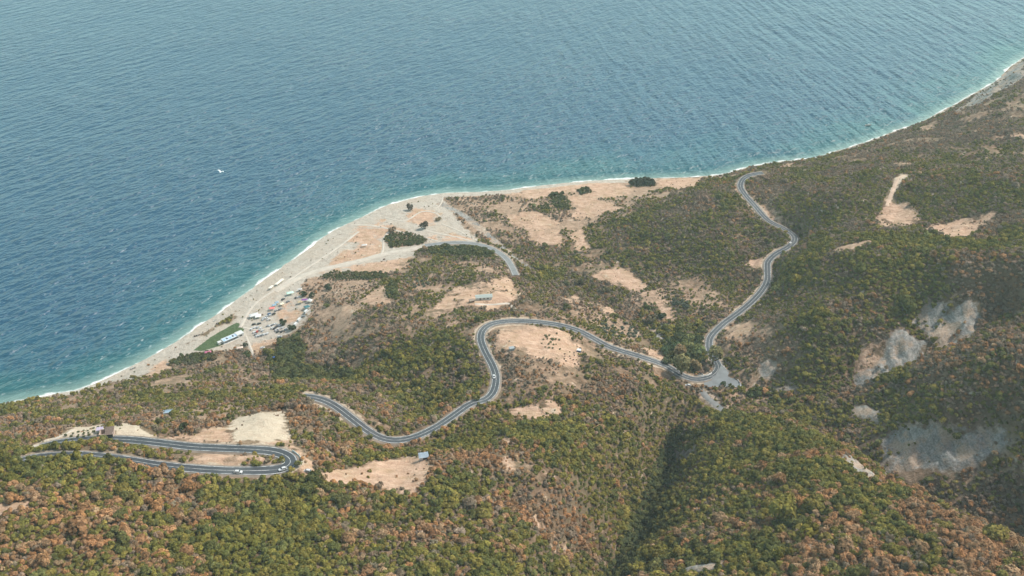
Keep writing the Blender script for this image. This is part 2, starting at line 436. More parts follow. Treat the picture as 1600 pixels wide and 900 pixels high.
SAND = np.maximum(SAND, (1 - sstep(9, 17, SD)) * sstep(-30, 0, SD) * (1 - sstep(60, 160, XX) * .55))
for p, v in [([(352, 522), (372, 480), (420, 440), (480, 398), (540, 358), (600, 330), (650, 314), (690, 306), (702, 325), (722, 350), (752, 376), (735, 383), (650, 390),
               (640, 404), (560, 428), (482, 434), (462, 458), (486, 468), (482, 500), (455, 522), (430, 530), (405, 548), (380, 542)], 1),
             ([(160, 600), (215, 574), (262, 552), (300, 532), (352, 505), (380, 510), (370, 545), (300, 552), (265, 572), (210, 592)], 1)]:
    paint(SAND, p, v)
paint(LAWN, [(301, 548), (330, 526), (371, 503), (381, 514), (379, 525), (345, 540), (318, 548)], 1, .8)
paint(SHRUB, [(388, 498), (400, 482), (425, 465), (440, 455), (450, 462), (420, 486), (400, 500)], .8)      # dry dune grass
# how the cover changes over the land: (px, py, density, share green, share rust, size)
ANCH = [
    (50, 760, .95, .38, .45, 1.0), (200, 760, .97, .38, .46, 1.0), (150, 830, .98, .48, .36, 1.08), (100, 890, .98, .55, .32, 1.1), (350, 800, .97, .48, .36, 1.05), (330, 760, 1, .62, .25, 1.05), (300, 870, .98, .6, .28, 1.1), (500, 800, .99, .66, .22, 1.05),
    (550, 880, .98, .55, .33, 1.05), (700, 760, .99, .8, .13, .95), (700, 880, .98, .6, .28, 1.0), (640, 830, .98, .6, .3, 1), (760, 830, .99, .82, .1, 1), (740, 700, .95, .5, .38, .95), (800, 720, .85, .35, .42, .95), (830, 780, .92, .45, .38, .95),
    (850, 700, .98, .75, .14, .95), (950, 670, 1, .8, .12, .95), (930, 760, 1, .76, .14, .95), (900, 640, .98, .68, .2, .95), (900, 830, .97, .65, .22, 1.0), (880, 880, .95, .6, .28, 1.05), (1000, 640, .98, .6, .28, .95), (1010, 720, 1, .85, .06, .95),
    (1000, 850, 1, .88, .05, 1.05), (1060, 720, 1, .85, .06, 1), (1100, 680, 1, .78, .1, .95), (1150, 670, 1, .66, .18, .95), (1150, 750, 1, .76, .14, 1.0), (1200, 700, 1, .6, .25, .95), (1250, 740, 1, .6, .28, 1.0), (1150, 840, 1, .66, .24, 1.05),
    (1300, 720, 1, .45, .42, 1), (1300, 830, 1, .58, .33, 1.1), (1400, 800, 1, .45, .45, 1.05), (1450, 870, 1, .45, .48, 1.15), (1550, 880, 1, .4, .52, 1.15), (1250, 890, 1, .5, .38, 1.15), (1050, 880, .98, .75, .15, 1.1),
    (1450, 780, .9, .5, .25, 1), (1560, 780, .95, .6, .2, 1.1), (1500, 730, .75, .4, .3, .9), (1420, 740, .7, .4, .3, .9), (1590, 690, .8, .45, .3, .95), (1450, 640, 1, .8, .13, 1), (1550, 600, 1, .72, .2, 1.05), (1400, 610, 1, .72, .2, 1), (1580, 545, .98, .6, .3, 1),
    (1250, 640, .85, .65, .15, 1.05), (1300, 620, .9, .75, .12, 1.05), (1180, 620, .7, .6, .2, .95), (1330, 670, .85, .65, .2, 1), (1220, 570, .75, .55, .2, .95), (1260, 560, 1, .85, .05, 1), (1270, 500, 1, .75, .12, .95), (1300, 430, 1, .55, .22, .9), (1350, 480, 1, .7, .15, .95),
    (1400, 420, 1, .6, .2, .9), (1500, 420, 1, .52, .3, .9), (1580, 460, 1, .5, .3, .95), (1580, 390, 1, .55, .25, .9), (1450, 390, 1, .6, .15, .9), (1540, 480, 1, .6, .2, .95), (1250, 440, 1, .5, .25, .9), (1200, 500, .8, .5, .2, .9), (1140, 540, .7, .45, .2, .9), (1160, 520, .5, .35, .25, .85),
    (1280, 350, .98, .65, .05, .85), (1300, 300, .97, .2, .08, .8), (1230, 290, .95, .2, .08, .8), (1350, 280, .95, .22, .1, .8), (1480, 300, .97, .25, .12, .85), (1560, 310, .97, .3, .14, .85), (1440, 260, .85, .3, .1, .8), (1540, 240, .85, .45, .06, .8), (1450, 215, .8, .4, .06, .8), (1560, 180, .8, .2, .08, .8), (1590, 140, .75, .15, .1, .8), (1350, 240, .8, .4, .06, .75),
    (1320, 330, .98, .5, .05, .85), (1330, 370, .98, .7, .05, .85),
    (1100, 310, .98, .22, .1, .8), (1050, 340, .98, .4, .07, .8), (1000, 365, .98, .6, .03, .8), (1080, 390, .98, .5, .05, .85), (1130, 400, .98, .6, .05, .9), (1170, 370, .96, .45, .08, .85), (1060, 415, .98, .7, .03, .9), (980, 400, .95, .75, .02, .85), (1150, 440, .97, .7, .05, .9),
    (1100, 470, .55, .35, .1, .7), (1070, 450, .65, .5, .06, .75), (1020, 470, .4, .4, .1, .75), (960, 420, .8, .7, .04, .85), (930, 410, .8, .7, .03, .85), (880, 400, .85, .7, .03, .85), (830, 395, .9, .7, .02, .85),
    (860, 350, .6, .55, .05, .8), (760, 330, .75, .45, .06, .75), (720, 325, .6, .35, .08, .7), (800, 320, .7, .5, .04, .8), (900, 345, .7, .5, .03, .85), (930, 300, .3, .5, .05, .8), (980, 310, .6, .55, .03, .8), (830, 430, .95, .8, .02, .95), (900, 440, .9, .5, .06, 1.0), (960, 465, .9, .6, .05, .95), (1020, 480, .85, .7, .04, 1.05), (1090, 520, .9, .7, .08, 1.0), (1060, 530, .95, .75, .08, 1.1),
    (870, 460, .75, .5, .12, .75), (920, 480, .6, .4, .15, .7), (870, 490, .8, .55, .08, .7), (960, 520, .6, .65, .05, .7), (1000, 545, .9, .7, .08, .85), (950, 535, .8, .6, .1, .8), (820, 470, .85, .55, .06, .75),
    (700, 400, .8, .6, .06, .75), (660, 410, .75, .55, .06, .8), (750, 420, .6, .45, .1, .7), (680, 440, .65, .5, .05, .75), (620, 440, .65, .6, .05, .85), (560, 450, .45, .25, .1, .65), (520, 445, .45, .3, .1, .7), (600, 490, .75, .5, .1, .8), (530, 500, .55, .3, .25, .7), (500, 530, .55, .35, .3, .75), (660, 510, .75, .45, .15, .8),
    (560, 540, .8, .55, .18, .85), (640, 560, .95, .72, .08, .95), (700, 570, .9, .55, .15, .9), (730, 600, .98, .75, .07, .95), (480, 590, 1, .92, .02, 1.15), (560, 590, 1, .88, .02, 1.1), (620, 630, 1, .9, .02, 1.1), (680, 640, 1, .8, .06, 1.05), (450, 555, 1, .92, .02, 1.1), (600, 650, .95, .6, .15, .95), (540, 615, .75, .4, .25, .8),
    (730, 520, .8, .45, .2, .8), (830, 530, .35, .4, .15, .6), (870, 545, .45, .5, .1, .65), (850, 580, .75, .45, .3, .85), (820, 600, .8, .3, .35, .85), (930, 570, .92, .55, .25, .9), (960, 600, .97, .55, .28, .95), (790, 570, .8, .4, .2, .8),
    (100, 640, .75, .5, .22, .8), (30, 660, .85, .5, .25, .85), (200, 610, .7, .55, .15, .8), (300, 600, .75, .55, .15, .8), (380, 590, .75, .55, .15, .8), (300, 645, .6, .35, .3, .75), (200, 650, .7, .5, .25, .8), (400, 630, .65, .4, .3, .8), (120, 660, .7, .55, .25, .8), (430, 650, .8, .45, .3, .85), (40, 700, .85, .4, .4, .85),
    (500, 690, .92, .55, .28, .95), (480, 650, .85, .45, .3, .9), (560, 710, .92, .6, .25, .95), (640, 700, .9, .5, .3, .9), (700, 680, .9, .5, .33, .9), (250, 705, .95, .55, .32, .95), (350, 715, .5, .35, .35, .75), (130, 700, .9, .55, .3, .95), (20, 740, .9, .3, .5, .95),
]
AW = np.array([at(a, b)[:2] for a, b, *_ in ANCH])
AV = np.array([q[2:] for q in ANCH])
AV[:, 0] = np.where((AV[:, 0] > .45) & (AV[:, 0] < .9), np.minimum(AV[:, 0] + .02, .92), AV[:, 0])
AV[:, 2] *= .85
_ax = np.array([q[:2] for q in ANCH])
_open = (_ax[:, 0] > 740) & (_ax[:, 0] < 1060) & (_ax[:, 1] > 280) & (_ax[:, 1] < 400) & (AV[:, 0] < .9)
AV[_open, 0] *= .8


def cover(X, Y):
    num, den = np.zeros((len(X), 4)), np.zeros(len(X))
    for p, v in zip(AW, AV):
        w = 1 / (((X - p[0]) ** 2 + (Y - p[1]) ** 2) + 60) ** 1.6
        num += w[:, None] * v
        den += w
    return num / den[:, None]


DENSE = Z0()       # thickets and hedges with outlines of their own, plus painted-in gorge shade
for p in [[(418, 566), (432, 538), (470, 522), (478, 545), (468, 578), (540, 570), (562, 592), (520, 598), (430, 596)],
          [(497, 434), (520, 425), (560, 424), (604, 427), (606, 436), (520, 439)], [(597, 374), (612, 363), (640, 363), (668, 373), (660, 383), (610, 387)],
          [(262, 571), (285, 556), (330, 550), (340, 560), (300, 572)], [(663, 386), (690, 383), (735, 385), (768, 392), (768, 404), (740, 402), (700, 398), (670, 397)],
          [(985, 290), (987, 281), (1022, 282), (1024, 291)], [(840, 322), (858, 318), (860, 330), (845, 332)], [(600, 452), (612, 440), (622, 445), (620, 470), (606, 466)],
          [(1050, 672), (1070, 664), (1062, 690), (1056, 720), (1050, 755), (1030, 800), (1008, 850), (985, 905), (935, 905), (970, 850), (995, 800), (1016, 750), (1030, 710)], [(1035, 542), (1058, 520), (1104, 530), (1105, 562), (1090, 578), (1062, 584), (1044, 566)], [(855, 305), (880, 300), (890, 320), (888, 330), (868, 326), (860, 315)], [(898, 296), (920, 293), (928, 300), (910, 305)]]:  # first outline: dark growth added to put shade on the gorge floor
    paint(DENSE, p, 1, 1.5)

THICK = bilin(cover(CX.ravel(), CY.ravel())[:, 0].reshape(CX.shape), GX0, GY0, 6.0, XX, YY)
SOIL *= .58 + .42 * sstep(.3, .52, fbm(XX, YY, 22, 90, 3))
SOIL *= 1 - DENSE
SAND *= 1 - DENSE
SHOULDER = (1 - sstep(4.4, 6.4, D_road)) * (.25 + .75 * sstep(.38, .6, fbm(XX, YY, 30, 77, 2)))

# eroded ground: rills on the scree, ruts and humps on the bare soil
_on = sstep(.3, .8, SCREE) * sstep(14, 30, H0)
H0 = H0 + _on * 2.6 * (1 - np.abs(2 * vnoise(XX, YY * .45, 9, 61) - 1) * 1.6) + _on * 1.6 * (vnoise(XX, YY, 4.5, 62) - .5)
_on = sstep(.3, .8, SOIL) * sstep(5.5, 9, D_road) * sstep(5, 9, D_track)
H0 = H0 + _on * (1.1 * (fbm(XX, YY, 11, 63, 3) - .5) + .5 * (vnoise(XX, YY * .6, 4.5, 64) - .5))

# ------------------------------------------------------------------ materials
def new_mat(name):
    m = bpy.data.materials.new(name)
    m.use_nodes = True
    nt = m.node_tree
    nt.nodes.clear()
    return m, nt, nt.nodes.new('ShaderNodeOutputMaterial')


def N(nt, kind, **kw):
    n = nt.nodes.new(kind)
    for k, v in kw.items():
        if k in n.inputs:
            n.inputs[k].default_value = v
        else:
            setattr(n, k, v)
    return n


def noise_tex(nt, vec, scale, detail=3, rough=.55):
    n = N(nt, 'ShaderNodeTexNoise', Scale=scale, Detail=detail, Roughness=rough)
    if vec is not None:
        nt.links.new(vec, n.inputs['Vector'])
    return n.outputs['Fac']


def mixc(nt, fac, a, b, blend='MIX'):
    n = nt.nodes.new('ShaderNodeMix')
    n.data_type, n.blend_type = 'RGBA', blend
    for s, v in ((n.inputs[0], fac), (n.inputs[6], a), (n.inputs[7], b)):
        if isinstance(v, (int, float)):
            s.default_value = v
        elif isinstance(v, tuple):
            s.default_value = (*v, 1)
        else:
            nt.links.new(v, s)
    return n.outputs[2]


def mth(nt, op, a, b=None, c=None, clamp=False):
    n = nt.nodes.new('ShaderNodeMath')
    n.operation, n.use_clamp = op, clamp
    for s, v in zip(n.inputs, (a, b, c)):
        if v is None:
            continue
        if isinstance(v, (int, float)):
            s.default_value = v
        else:
            nt.links.new(v, s)
    return n.outputs[0]


def ramp(nt, fac, lo, hi, a=0.0, b=1.0):
    n = nt.nodes.new('ShaderNodeMapRange')
    n.inputs['From Min'].default_value, n.inputs['From Max'].default_value = lo, hi
    n.inputs['To Min'].default_value, n.inputs['To Max'].default_value = a, b
    nt.links.new(fac, n.inputs['Value'])
    return n.outputs[0]


def simple(name, col, rough=.8, var=.12, scale=1.5, metallic=0.0):
    """painted or bare surface with a little uneven wear"""
    m, nt, out = new_mat(name)
    b = N(nt, 'ShaderNodeBsdfPrincipled', Roughness=rough, Metallic=metallic)
    tc = nt.nodes.new('ShaderNodeTexCoord')
    f = noise_tex(nt, tc.outputs['Object'], scale, 4)
    c = mixc(nt, ramp(nt, f, .3, .7), tuple(x * (1 - var) for x in col), tuple(min(1, x * (1 + var)) for x in col))
    nt.links.new(c, b.inputs['Base Color'])
    nt.links.new(b.outputs[0], out.inputs[0])
    return m


def ground_material():
    m, nt, out = new_mat('ground')
    g = nt.nodes.new('ShaderNodeNewGeometry').outputs['Position']
    a = N(nt, 'ShaderNodeAttribute', attribute_name='cover_a')
    b = N(nt, 'ShaderNodeAttribute', attribute_name='cover_b')
    sa, sb = nt.nodes.new('ShaderNodeSeparateColor'), nt.nodes.new('ShaderNodeSeparateColor')
    nt.links.new(a.outputs['Color'], sa.inputs[0])
    nt.links.new(b.outputs['Color'], sb.inputs[0])
    n1, n2, n3 = noise_tex(nt, g, .035, 5), noise_tex(nt, g, .22, 5, .6), noise_tex(nt, g, .9, 4, .65)
    n4 = noise_tex(nt, g, .09, 4, .6)
    tear = mth(nt, 'ADD', mth(nt, 'MULTIPLY', mth(nt, 'SUBTRACT', n2, .5), 1.0), mth(nt, 'MULTIPLY', mth(nt, 'SUBTRACT', n4, .5), 1.9))

    def mask(v):
        return ramp(nt, mth(nt, 'ADD', v, tear), .33, .62)
    litter = mixc(nt, ramp(nt, n2, .35, .68), (.085, .058, .034), (.20, .13, .085))
    litter = mixc(nt, ramp(nt, n1, .42, .62), litter, (.15, .115, .07))
    open_ = ramp(nt, mth(nt, 'ADD', b.outputs['Alpha'], mth(nt, 'MULTIPLY', tear, -.35)), .92, .6)
    litter = mixc(nt, mth(nt, 'MULTIPLY', open_, .85), litter, mixc(nt, ramp(nt, n2, .3, .7), (.23, .16, .108), (.42, .295, .21)))
    soil = mixc(nt, ramp(nt, n2, .3, .7), (.31, .195, .13), (.47, .325, .235))
    soil = mixc(nt, mth(nt, 'MULTIPLY', ramp(nt, n3, .55, .75), .6), soil, (.30, .19, .11))
    soil = mixc(nt, mth(nt, 'MULTIPLY', ramp(nt, n4, .5, .62), .55), soil, (.30, .21, .125))
    mp = N(nt, 'ShaderNodeMapping')
    mp.inputs['Rotation'].default_value = (0, 0, R(20))
    mp.inputs['Scale'].default_value = (.25, 1.4, 1)
    nt.links.new(g, mp.inputs[0])
    streak = noise_tex(nt, mp.outputs[0], .35, 3)
    soil = mixc(nt, mth(nt, 'MULTIPLY', ramp(nt, streak, .5, .7), .45), soil, (.58, .43, .325))
    mg = N(nt, 'ShaderNodeMapping')
    mg.inputs['Scale'].default_value = (.5, .09, .5)
    nt.links.new(g, mg.inputs[0])
    rill = noise_tex(nt, mg.outputs[0], 1.0, 4, .6)
    scree = mixc(nt, ramp(nt, rill, .36, .64), (.15, .152, .145), (.315, .305, .28))
    scree = mixc(nt, ramp(nt, n4, .47, .6), scree, (.34, .26, .195))
    scree = mixc(nt, mth(nt, 'MULTIPLY', ramp(nt, n3, .52, .66), .7), scree, (.10, .095, .075))
    scree = mixc(nt, mth(nt, 'MULTIPLY', ramp(nt, n3, .44, .34), .5), scree, (.40, .39, .36))
    sand = mixc(nt, ramp(nt, n2, .3, .7), (.30, .265, .22), (.42, .38, .325))
    sand = mixc(nt, mth(nt, 'MULTIPLY', ramp(nt, n1, .5, .68), .8), sand, (.37, .31, .245))
    beige = mixc(nt, ramp(nt, n2, .3, .7), (.40, .325, .245), (.50, .43, .335))
    wv = N(nt, 'ShaderNodeTexWave', Scale=.5, Distortion=1.0, Detail=2.0)
    nt.links.new(g, wv.inputs['Vector'])
    beige = mixc(nt, mth(nt, 'MULTIPLY', wv.outputs['Fac'], .22), beige, (.33, .26, .18))
    lawn = mixc(nt, ramp(nt, n2, .3, .7), (.050, .082, .034), (.078, .108, .048))
    dry = mixc(nt, ramp(nt, n3, .3, .7), (.22, .17, .10), (.36, .29, .19))
    c = mixc(nt, mask(sb.outputs[0]), litter, dry)
    c = mixc(nt, mask(sa.outputs[2]), c, sand)
    c = mixc(nt, mask(sa.outputs[0]), c, soil)
    c = mixc(nt, mask(sb.outputs[2]), c, (.38, .31, .235))
    c = mixc(nt, mask(sa.outputs[1]), c, scree)
    c = mixc(nt, mask(sb.outputs[1]), c, beige)
    c = mixc(nt, ramp(nt, a.outputs['Alpha'], .35, .65), c, lawn)
    bs = N(nt, 'ShaderNodeBsdfPrincipled', Roughness=.95)
    bs.inputs['Specular IOR Level'].default_value = .1
    nt.links.new(c, bs.inputs['Base Color'])
    bm_ = N(nt, 'ShaderNodeBump', Strength=1.0, Distance=1.3)
    nt.links.new(mth(nt, 'ADD', n2, mth(nt, 'MULTIPLY', n3, .4)), bm_.inputs['Height'])
    nt.links.new(bm_.outputs[0], bs.inputs['Normal'])
    nt.links.new(bs.outputs[0], out.inputs[0])
    return m


def link(name, me, mat=None, parent=None, kind=None):
    o = bpy.data.objects.new(name, me)
    COL.objects.link(o)
    if mat is not None:
        for x in (mat if isinstance(mat, (list, tuple)) else [mat]):
            me.materials.append(x)
    if parent:
        o.parent = parent
    if kind:
        o['kind'] = kind
    return o


def grid_mesh(name, V, quads, smooth=True):
    me = bpy.data.meshes.new(name)
    me.vertices.add(len(V))
    me.vertices.foreach_set('co', np.asarray(V, np.float32).ravel())
    q = np.asarray(quads, np.int32)
    me.loops.add(q.size)
    me.loops.foreach_set('vertex_index', q.ravel())
    me.polygons.add(len(q))
    me.polygons.foreach_set('loop_start', np.arange(len(q), dtype=np.int32) * 4)
    me.polygons.foreach_set('loop_total', np.full(len(q), 4, np.int32))
    me.update(calc_edges=True)
    me.validate()
    if smooth:
        me.shade_smooth()
    return me


def compact(V, quads):
    used = np.unique(quads)
    back = np.full(len(V), -1, np.int64)
    back[used] = np.arange(len(used))
    return used, back[quads]


# terrain sheet: what lies within a generous margin of the view
PXg, PYg, _dg = project(XX, YY, H0)
near = (PXg > -620) & (PXg < 2220) & (PYg < 1350) & (SD > -45)
idx = np.arange(NX * NY).reshape(NY, NX)
ok = near[:-1, :-1] & near[1:, :-1] & near[:-1, 1:] & near[1:, 1:]
qd = np.stack([idx[:-1, :-1][ok], idx[:-1, 1:][ok], idx[1:, 1:][ok], idx[1:, :-1][ok]], 1)
used, qd = compact(np.zeros(NX * NY), qd)
V = np.stack([XX.ravel()[used], YY.ravel()[used], H0.ravel()[used]], 1)
me = grid_mesh('terrain', V, qd)
for nm, chans in (('cover_a', (SOIL, SCREE, SAND, LAWN)), ('cover_b', (SHRUB, BEIGE, SHOULDER, THICK))):
    at_ = me.attributes.new(nm, 'FLOAT_COLOR', 'POINT')
    at_.data.foreach_set('color', np.stack([q.ravel()[used] for q in chans], 1).astype(np.float32).ravel())
terrain = link('terrain', me, ground_material(), kind='structure')

# ------------------------------------------------------------------ sea
def sea_material():
    m, nt, out = new_mat('sea_water')
    g = nt.nodes.new('ShaderNodeNewGeometry').outputs['Position']
    d = N(nt, 'ShaderNodeAttribute', attribute_name='offshore').outputs['Fac']
    sx = nt.nodes.new('ShaderNodeSeparateXYZ')
    nt.links.new(g, sx.inputs[0])

    def crest(angle, along, across, detail):
        mp = N(nt, 'ShaderNodeMapping', vector_type='TEXTURE')
        mp.inputs['Rotation'].default_value = (0, 0, R(angle))
        mp.inputs['Scale'].default_value = (along, across, across)
        nt.links.new(g, mp.inputs[0])
        return noise_tex(nt, mp.outputs[0], 1.0, detail, .5)
    wa, wb = crest(50, 26, 8.5, 2), crest(101, 60, 13, 2)
    wc, wd = crest(22, 12, 4.5, 2), crest(75, 5, 2.4, 2)
    side = ramp(nt, sx.outputs[0], -150, 420)
    big = noise_tex(nt, g, .006, 3)
    h = mth(nt, 'MULTIPLY', wa, mth(nt, 'MULTIPLY_ADD', side, -.9, 2.3))
    h = mth(nt, 'ADD', h, mth(nt, 'MULTIPLY', wb, mth(nt, 'MULTIPLY_ADD', side, 2.0, .5)))
    h = mth(nt, 'ADD', h, mth(nt, 'MULTIPLY', wc, .95))
    h = mth(nt, 'ADD', h, mth(nt, 'MULTIPLY', wd, .42))
    h = mth(nt, 'MULTIPLY', h, ramp(nt, big, .3, .7, 2.1, 3.4))
    h = mth(nt, 'MULTIPLY', h, ramp(nt, d, 0, 30, .35, 1))
    bump = N(nt, 'ShaderNodeBump', Strength=1.0, Distance=1.0)
    nt.links.new(h, bump.inputs['Height'])
    dn = mth(nt, 'ADD', d, mth(nt, 'MULTIPLY', mth(nt, 'SUBTRACT', noise_tex(nt, g, .012, 4), .5), 150))
    c = mixc(nt, ramp(nt, dn, 10, 120), (.002, .066, .100), (.0012, .047, .098))
    c = mixc(nt, ramp(nt, dn, 5, 55), (.012, .085, .10), c)
    c = mixc(nt, ramp(nt, d, 0, 16), (.16, .25, .225), c)
    fo = noise_tex(nt, g, .16, 5, .65)
    fo2 = noise_tex(nt, g, .035, 3)
    width = ramp(nt, fo2, .36, .66, -.8, 3.6)
    f1 = ramp(nt, mth(nt, 'ADD', mth(nt, 'SUBTRACT', width, d), mth(nt, 'MULTIPLY', mth(nt, 'SUBTRACT', fo, .5), 7)), -.8, 2.2)
    off = mth(nt, 'ABSOLUTE', mth(nt, 'SUBTRACT', d, mth(nt, 'MULTIPLY_ADD', fo2, 16, 4)))
    f2 = mth(nt, 'MULTIPLY', ramp(nt, mth(nt, 'ADD', mth(nt, 'MULTIPLY', off, -1), mth(nt, 'MULTIPLY', mth(nt, 'SUBTRACT', fo, .52), 12)), -.6, 1.0), .2)
    foam = mth(nt, 'MAXIMUM', f1, f2, clamp=True)
    b = N(nt, 'ShaderNodeBsdfPrincipled', Roughness=.16, IOR=1.333)
    nt.links.new(mixc(nt, foam, c, (.66, .68, .67)), b.inputs['Base Color'])
    nt.links.new(ramp(nt, foam, 0, 1, .31, .9), b.inputs['Roughness'])
    nt.links.new(bump.outputs[0], b.inputs['Normal'])
    nt.links.new(b.outputs[0], out.inputs[0])
    return m


sxs = np.r_[-30000, -9000, -3000, -1500, np.arange(-1100, 1201, 5.0), 1600, 3000, 9000, 30000]
sys_ = np.r_[-3000, 100, np.arange(440, 2001, 5.0), 2600, 5000, 14000, 40000]
SX, SY = np.meshgrid(sxs, sys_)
_cx, _cy = np.arange(-1110, 1220, 15.0), np.arange(430, 2020, 15.0)
_CX, _CY = np.meshgrid(_cx, _cy)
_sd = shore_dist(_CX, _CY)
far = (SX < -1100) | (SX > 1200) | (SY < 440) | (SY > 2000)
OFF = np.where(far, 600.0, -bilin(_sd, -1110, 430, 15.0, SX, SY))
nearc = np.abs(OFF) < 45
OFF[nearc] = -shore_dist(SX[nearc], SY[nearc])
idx = np.arange(SX.size).reshape(SX.shape)
deep_land = (OFF < -60)
ok = ~(deep_land[:-1, :-1] & deep_land[1:, :-1] & deep_land[:-1, 1:] & deep_land[1:, 1:])
qd = np.stack([idx[:-1, :-1][ok], idx[:-1, 1:][ok], idx[1:, 1:][ok], idx[1:, :-1][ok]], 1)
used, qd = compact(np.zeros(SX.size), qd)
me = grid_mesh('sea', np.stack([SX.ravel()[used], SY.ravel()[used], np.zeros(len(used))], 1), qd)
a_ = me.attributes.new('offshore', 'FLOAT', 'POINT')
a_.data.foreach_set('value', OFF.ravel()[used].astype(np.float32))
sea = link('sea', me, sea_material(), kind='structure')

# ------------------------------------------------------------------ roads
def ribbon(L, offs, lift, widths=None, extra_drop=None):
    """sheet along a line: offs are distances across it; lift may be one number per offset"""
    L = np.asarray(L)
    T = np.gradient(L[:, :2], axis=0)
    T = T / (np.linalg.norm(T, axis=1, keepdims=True) + 1e-9)
    Nn = np.stack([-T[:, 1], T[:, 0]], 1)
    n, k = len(L), len(offs)
    sc_ = np.ones(n) if widths is None else widths
    V = np.zeros((n, k, 3))
    for j, o in enumerate(offs):
        V[:, j, :2] = L[:, :2] + Nn * (o * sc_)[:, None]
        V[:, j, 2] = L[:, 2] + (lift[j] if isinstance(lift, (list, tuple)) else lift)
    idx = np.arange(n * k).reshape(n, k)
    return V.reshape(-1, 3), np.stack([idx[:-1, :-1], idx[:-1, 1:], idx[1:, 1:], idx[1:, :-1]], -1).reshape(-1, 4)[:, ::-1]


def smooth_line(L, n=3):
    L = L.copy()
    for _ in range(n):
        L[1:-1] = .25 * L[:-2] + .5 * L[1:-1] + .25 * L[2:]
    return L


def asphalt_material():
    m, nt, out = new_mat('asphalt')
    g = nt.nodes.new('ShaderNodeNewGeometry').outputs['Position']
    f, f2 = noise_tex(nt, g, .3, 4), noise_tex(nt, g, .04, 3)
    c = mixc(nt, ramp(nt, f, .3, .7), (.023, .029, .036), (.038, .046, .055))
    c = mixc(nt, ramp(nt, f2, .52, .66), c, (.055, .063, .069))
    b = N(nt, 'ShaderNodeBsdfPrincipled', Roughness=.7)
    nt.links.new(c, b.inputs['Base Color'])
    nt.links.new(b.outputs[0], out.inputs[0])
    return m


def worn_paint():
    m, nt, out = new_mat('road_paint')
    g = nt.nodes.new('ShaderNodeNewGeometry').outputs['Position']
    f = noise_tex(nt, g, .5, 4)
    b = N(nt, 'ShaderNodeBsdfPrincipled', Roughness=.7)
    nt.links.new(mixc(nt, ramp(nt, f, .35, .6), (.16, .17, .17), (.46, .47, .46)), b.inputs['Base Color'])
    nt.links.new(b.outputs[0], out.inputs[0])
    return m


MA, MP = asphalt_material(), worn_paint()
MSH = simple('roadside_gravel', (.20, .165, .13), .95, .3, .2)
MOLD = simple('old_asphalt', (.17, .18, .18), .9, .18, .3)


def build_road(key, name, half, edge, centre=True, wide=None, mat=None):
    L = smooth_line(LINES[key], 4)
    w = np.ones(len(L)) if wide is None else wide(L)
    V, q = ribbon(L, [-half - 1.5, -half - .8, 0, half + .8, half + 1.5], [-.6, -.02, -.02, -.02, -.6], w)
    link('road_shoulder', grid_mesh('road_shoulder', V, q), MSH, kind='structure')
    V, q = ribbon(L, [-half, -half / 2, 0, half / 2, half], .06, w)
    link(name, grid_mesh(name, V, q), mat or MA, kind='structure')
    for c in ([-edge, edge] + ([0] if centre else [])):
        hw = .17 if c else .13
        V, q = ribbon(L, [c - hw / 1, c + hw / 1], .10, w)
        link('road_marking', grid_mesh('road_marking', V, q), MP, kind='structure')


def hairpin_wide(L):
    c = up(440, 720, 132)
    d = np.hypot(L[:, 0] - c[0], L[:, 1] - c[1])
    return 1 + .22 * (1 - sstep(6, 26, d))


build_road('upper', 'road', 2.85, 2.45, wide=hairpin_wide)
build_road('main', 'road', 2.85, 2.45)
build_road('coast', 'coast_road', 2.7, 2.3, centre=False, mat=MOLD)


def drape(px_line, half, name, mat, lift=.3, per=8):
    c = catmull(px_line, per)
    L = resample(np.array([at(a, b)[:] for a, b in c]), 1.5)
    L = smooth_line(L, 2)
    offs = [-half, -half * .5, 0, half * .5, half]
    V, q = ribbon(L, offs, 0.0)
    V[:, 2] = hgt(V[:, 0], V[:, 1]) + lift
    k = len(offs)
    V[0::k, 2] -= lift + .3
    V[k - 1::k, 2] -= lift + .3
    return link(name, grid_mesh(name, V, q), mat, kind='structure')


MTR = simple('pale_track_gravel', (.40, .36, .305), .95, .14, .25)
MTS = simple('tan_track_soil', (.46, .34, .25), .95, .14, .25)
MCREEK = simple('grey_creek_gravel', (.16, .165, .16), .95, .2, .25)
V, q = ribbon(smooth_line(LINES['track'], 3), [-3.6, -3, 0, 3, 3.6], [-.5, .05, .07, .05, -.5])
link('gravel_track', grid_mesh('gravel_track', V, q), MTR, kind='structure')
for L, w, m in [
    ([(548, 352), (575, 352), (610, 358), (640, 366), (665, 372), (690, 379)], 1.8, MTR), ([(600, 340), (632, 345), (658, 331), (680, 333), (690, 342)], 1.3, MTR),
    ([(665, 360), (690, 366), (720, 372), (748, 381)], 1.7, MTR), ([(690, 350), (715, 360), (735, 371), (752, 379)], 1.3, MTR), ([(677, 325), (684, 324), (690, 316), (692, 308)], 1.2, MTR),
    ([(560, 408), (590, 400), (598, 392), (600, 372), (610, 360)], 1.5, MTR), ([(375, 512), (395, 478), (430, 452), (470, 425), (520, 392), (560, 362)], 2.0, MTR),
    ([(384, 525), (392, 545), (398, 560)], 1.4, MTR), ([(380, 512), (405, 516), (430, 508)], 1.6, MTR),
    ([(742, 475), (770, 476), (795, 474), (800, 480), (815, 487), (822, 492)], 1.6, MTR), ([(1386, 322), (1394, 300), (1402, 281), (1412, 274), (1424, 274)], 2.2, MTS),
    ([(100, 661), (130, 650), (155, 644), (180, 640)], 1.0, MTR), ([(28, 705), (50, 698), (70, 694), (90, 684), (115, 672)], 1.0, MTR), ([(1352, 345), (1340, 352), (1355, 340), (1362, 334)], 1.0, MTS),
    ([(1031, 526), (1036, 532), (1040, 538)], .8, MTR),
]:
    drape(L, w, 'dirt_track', m)
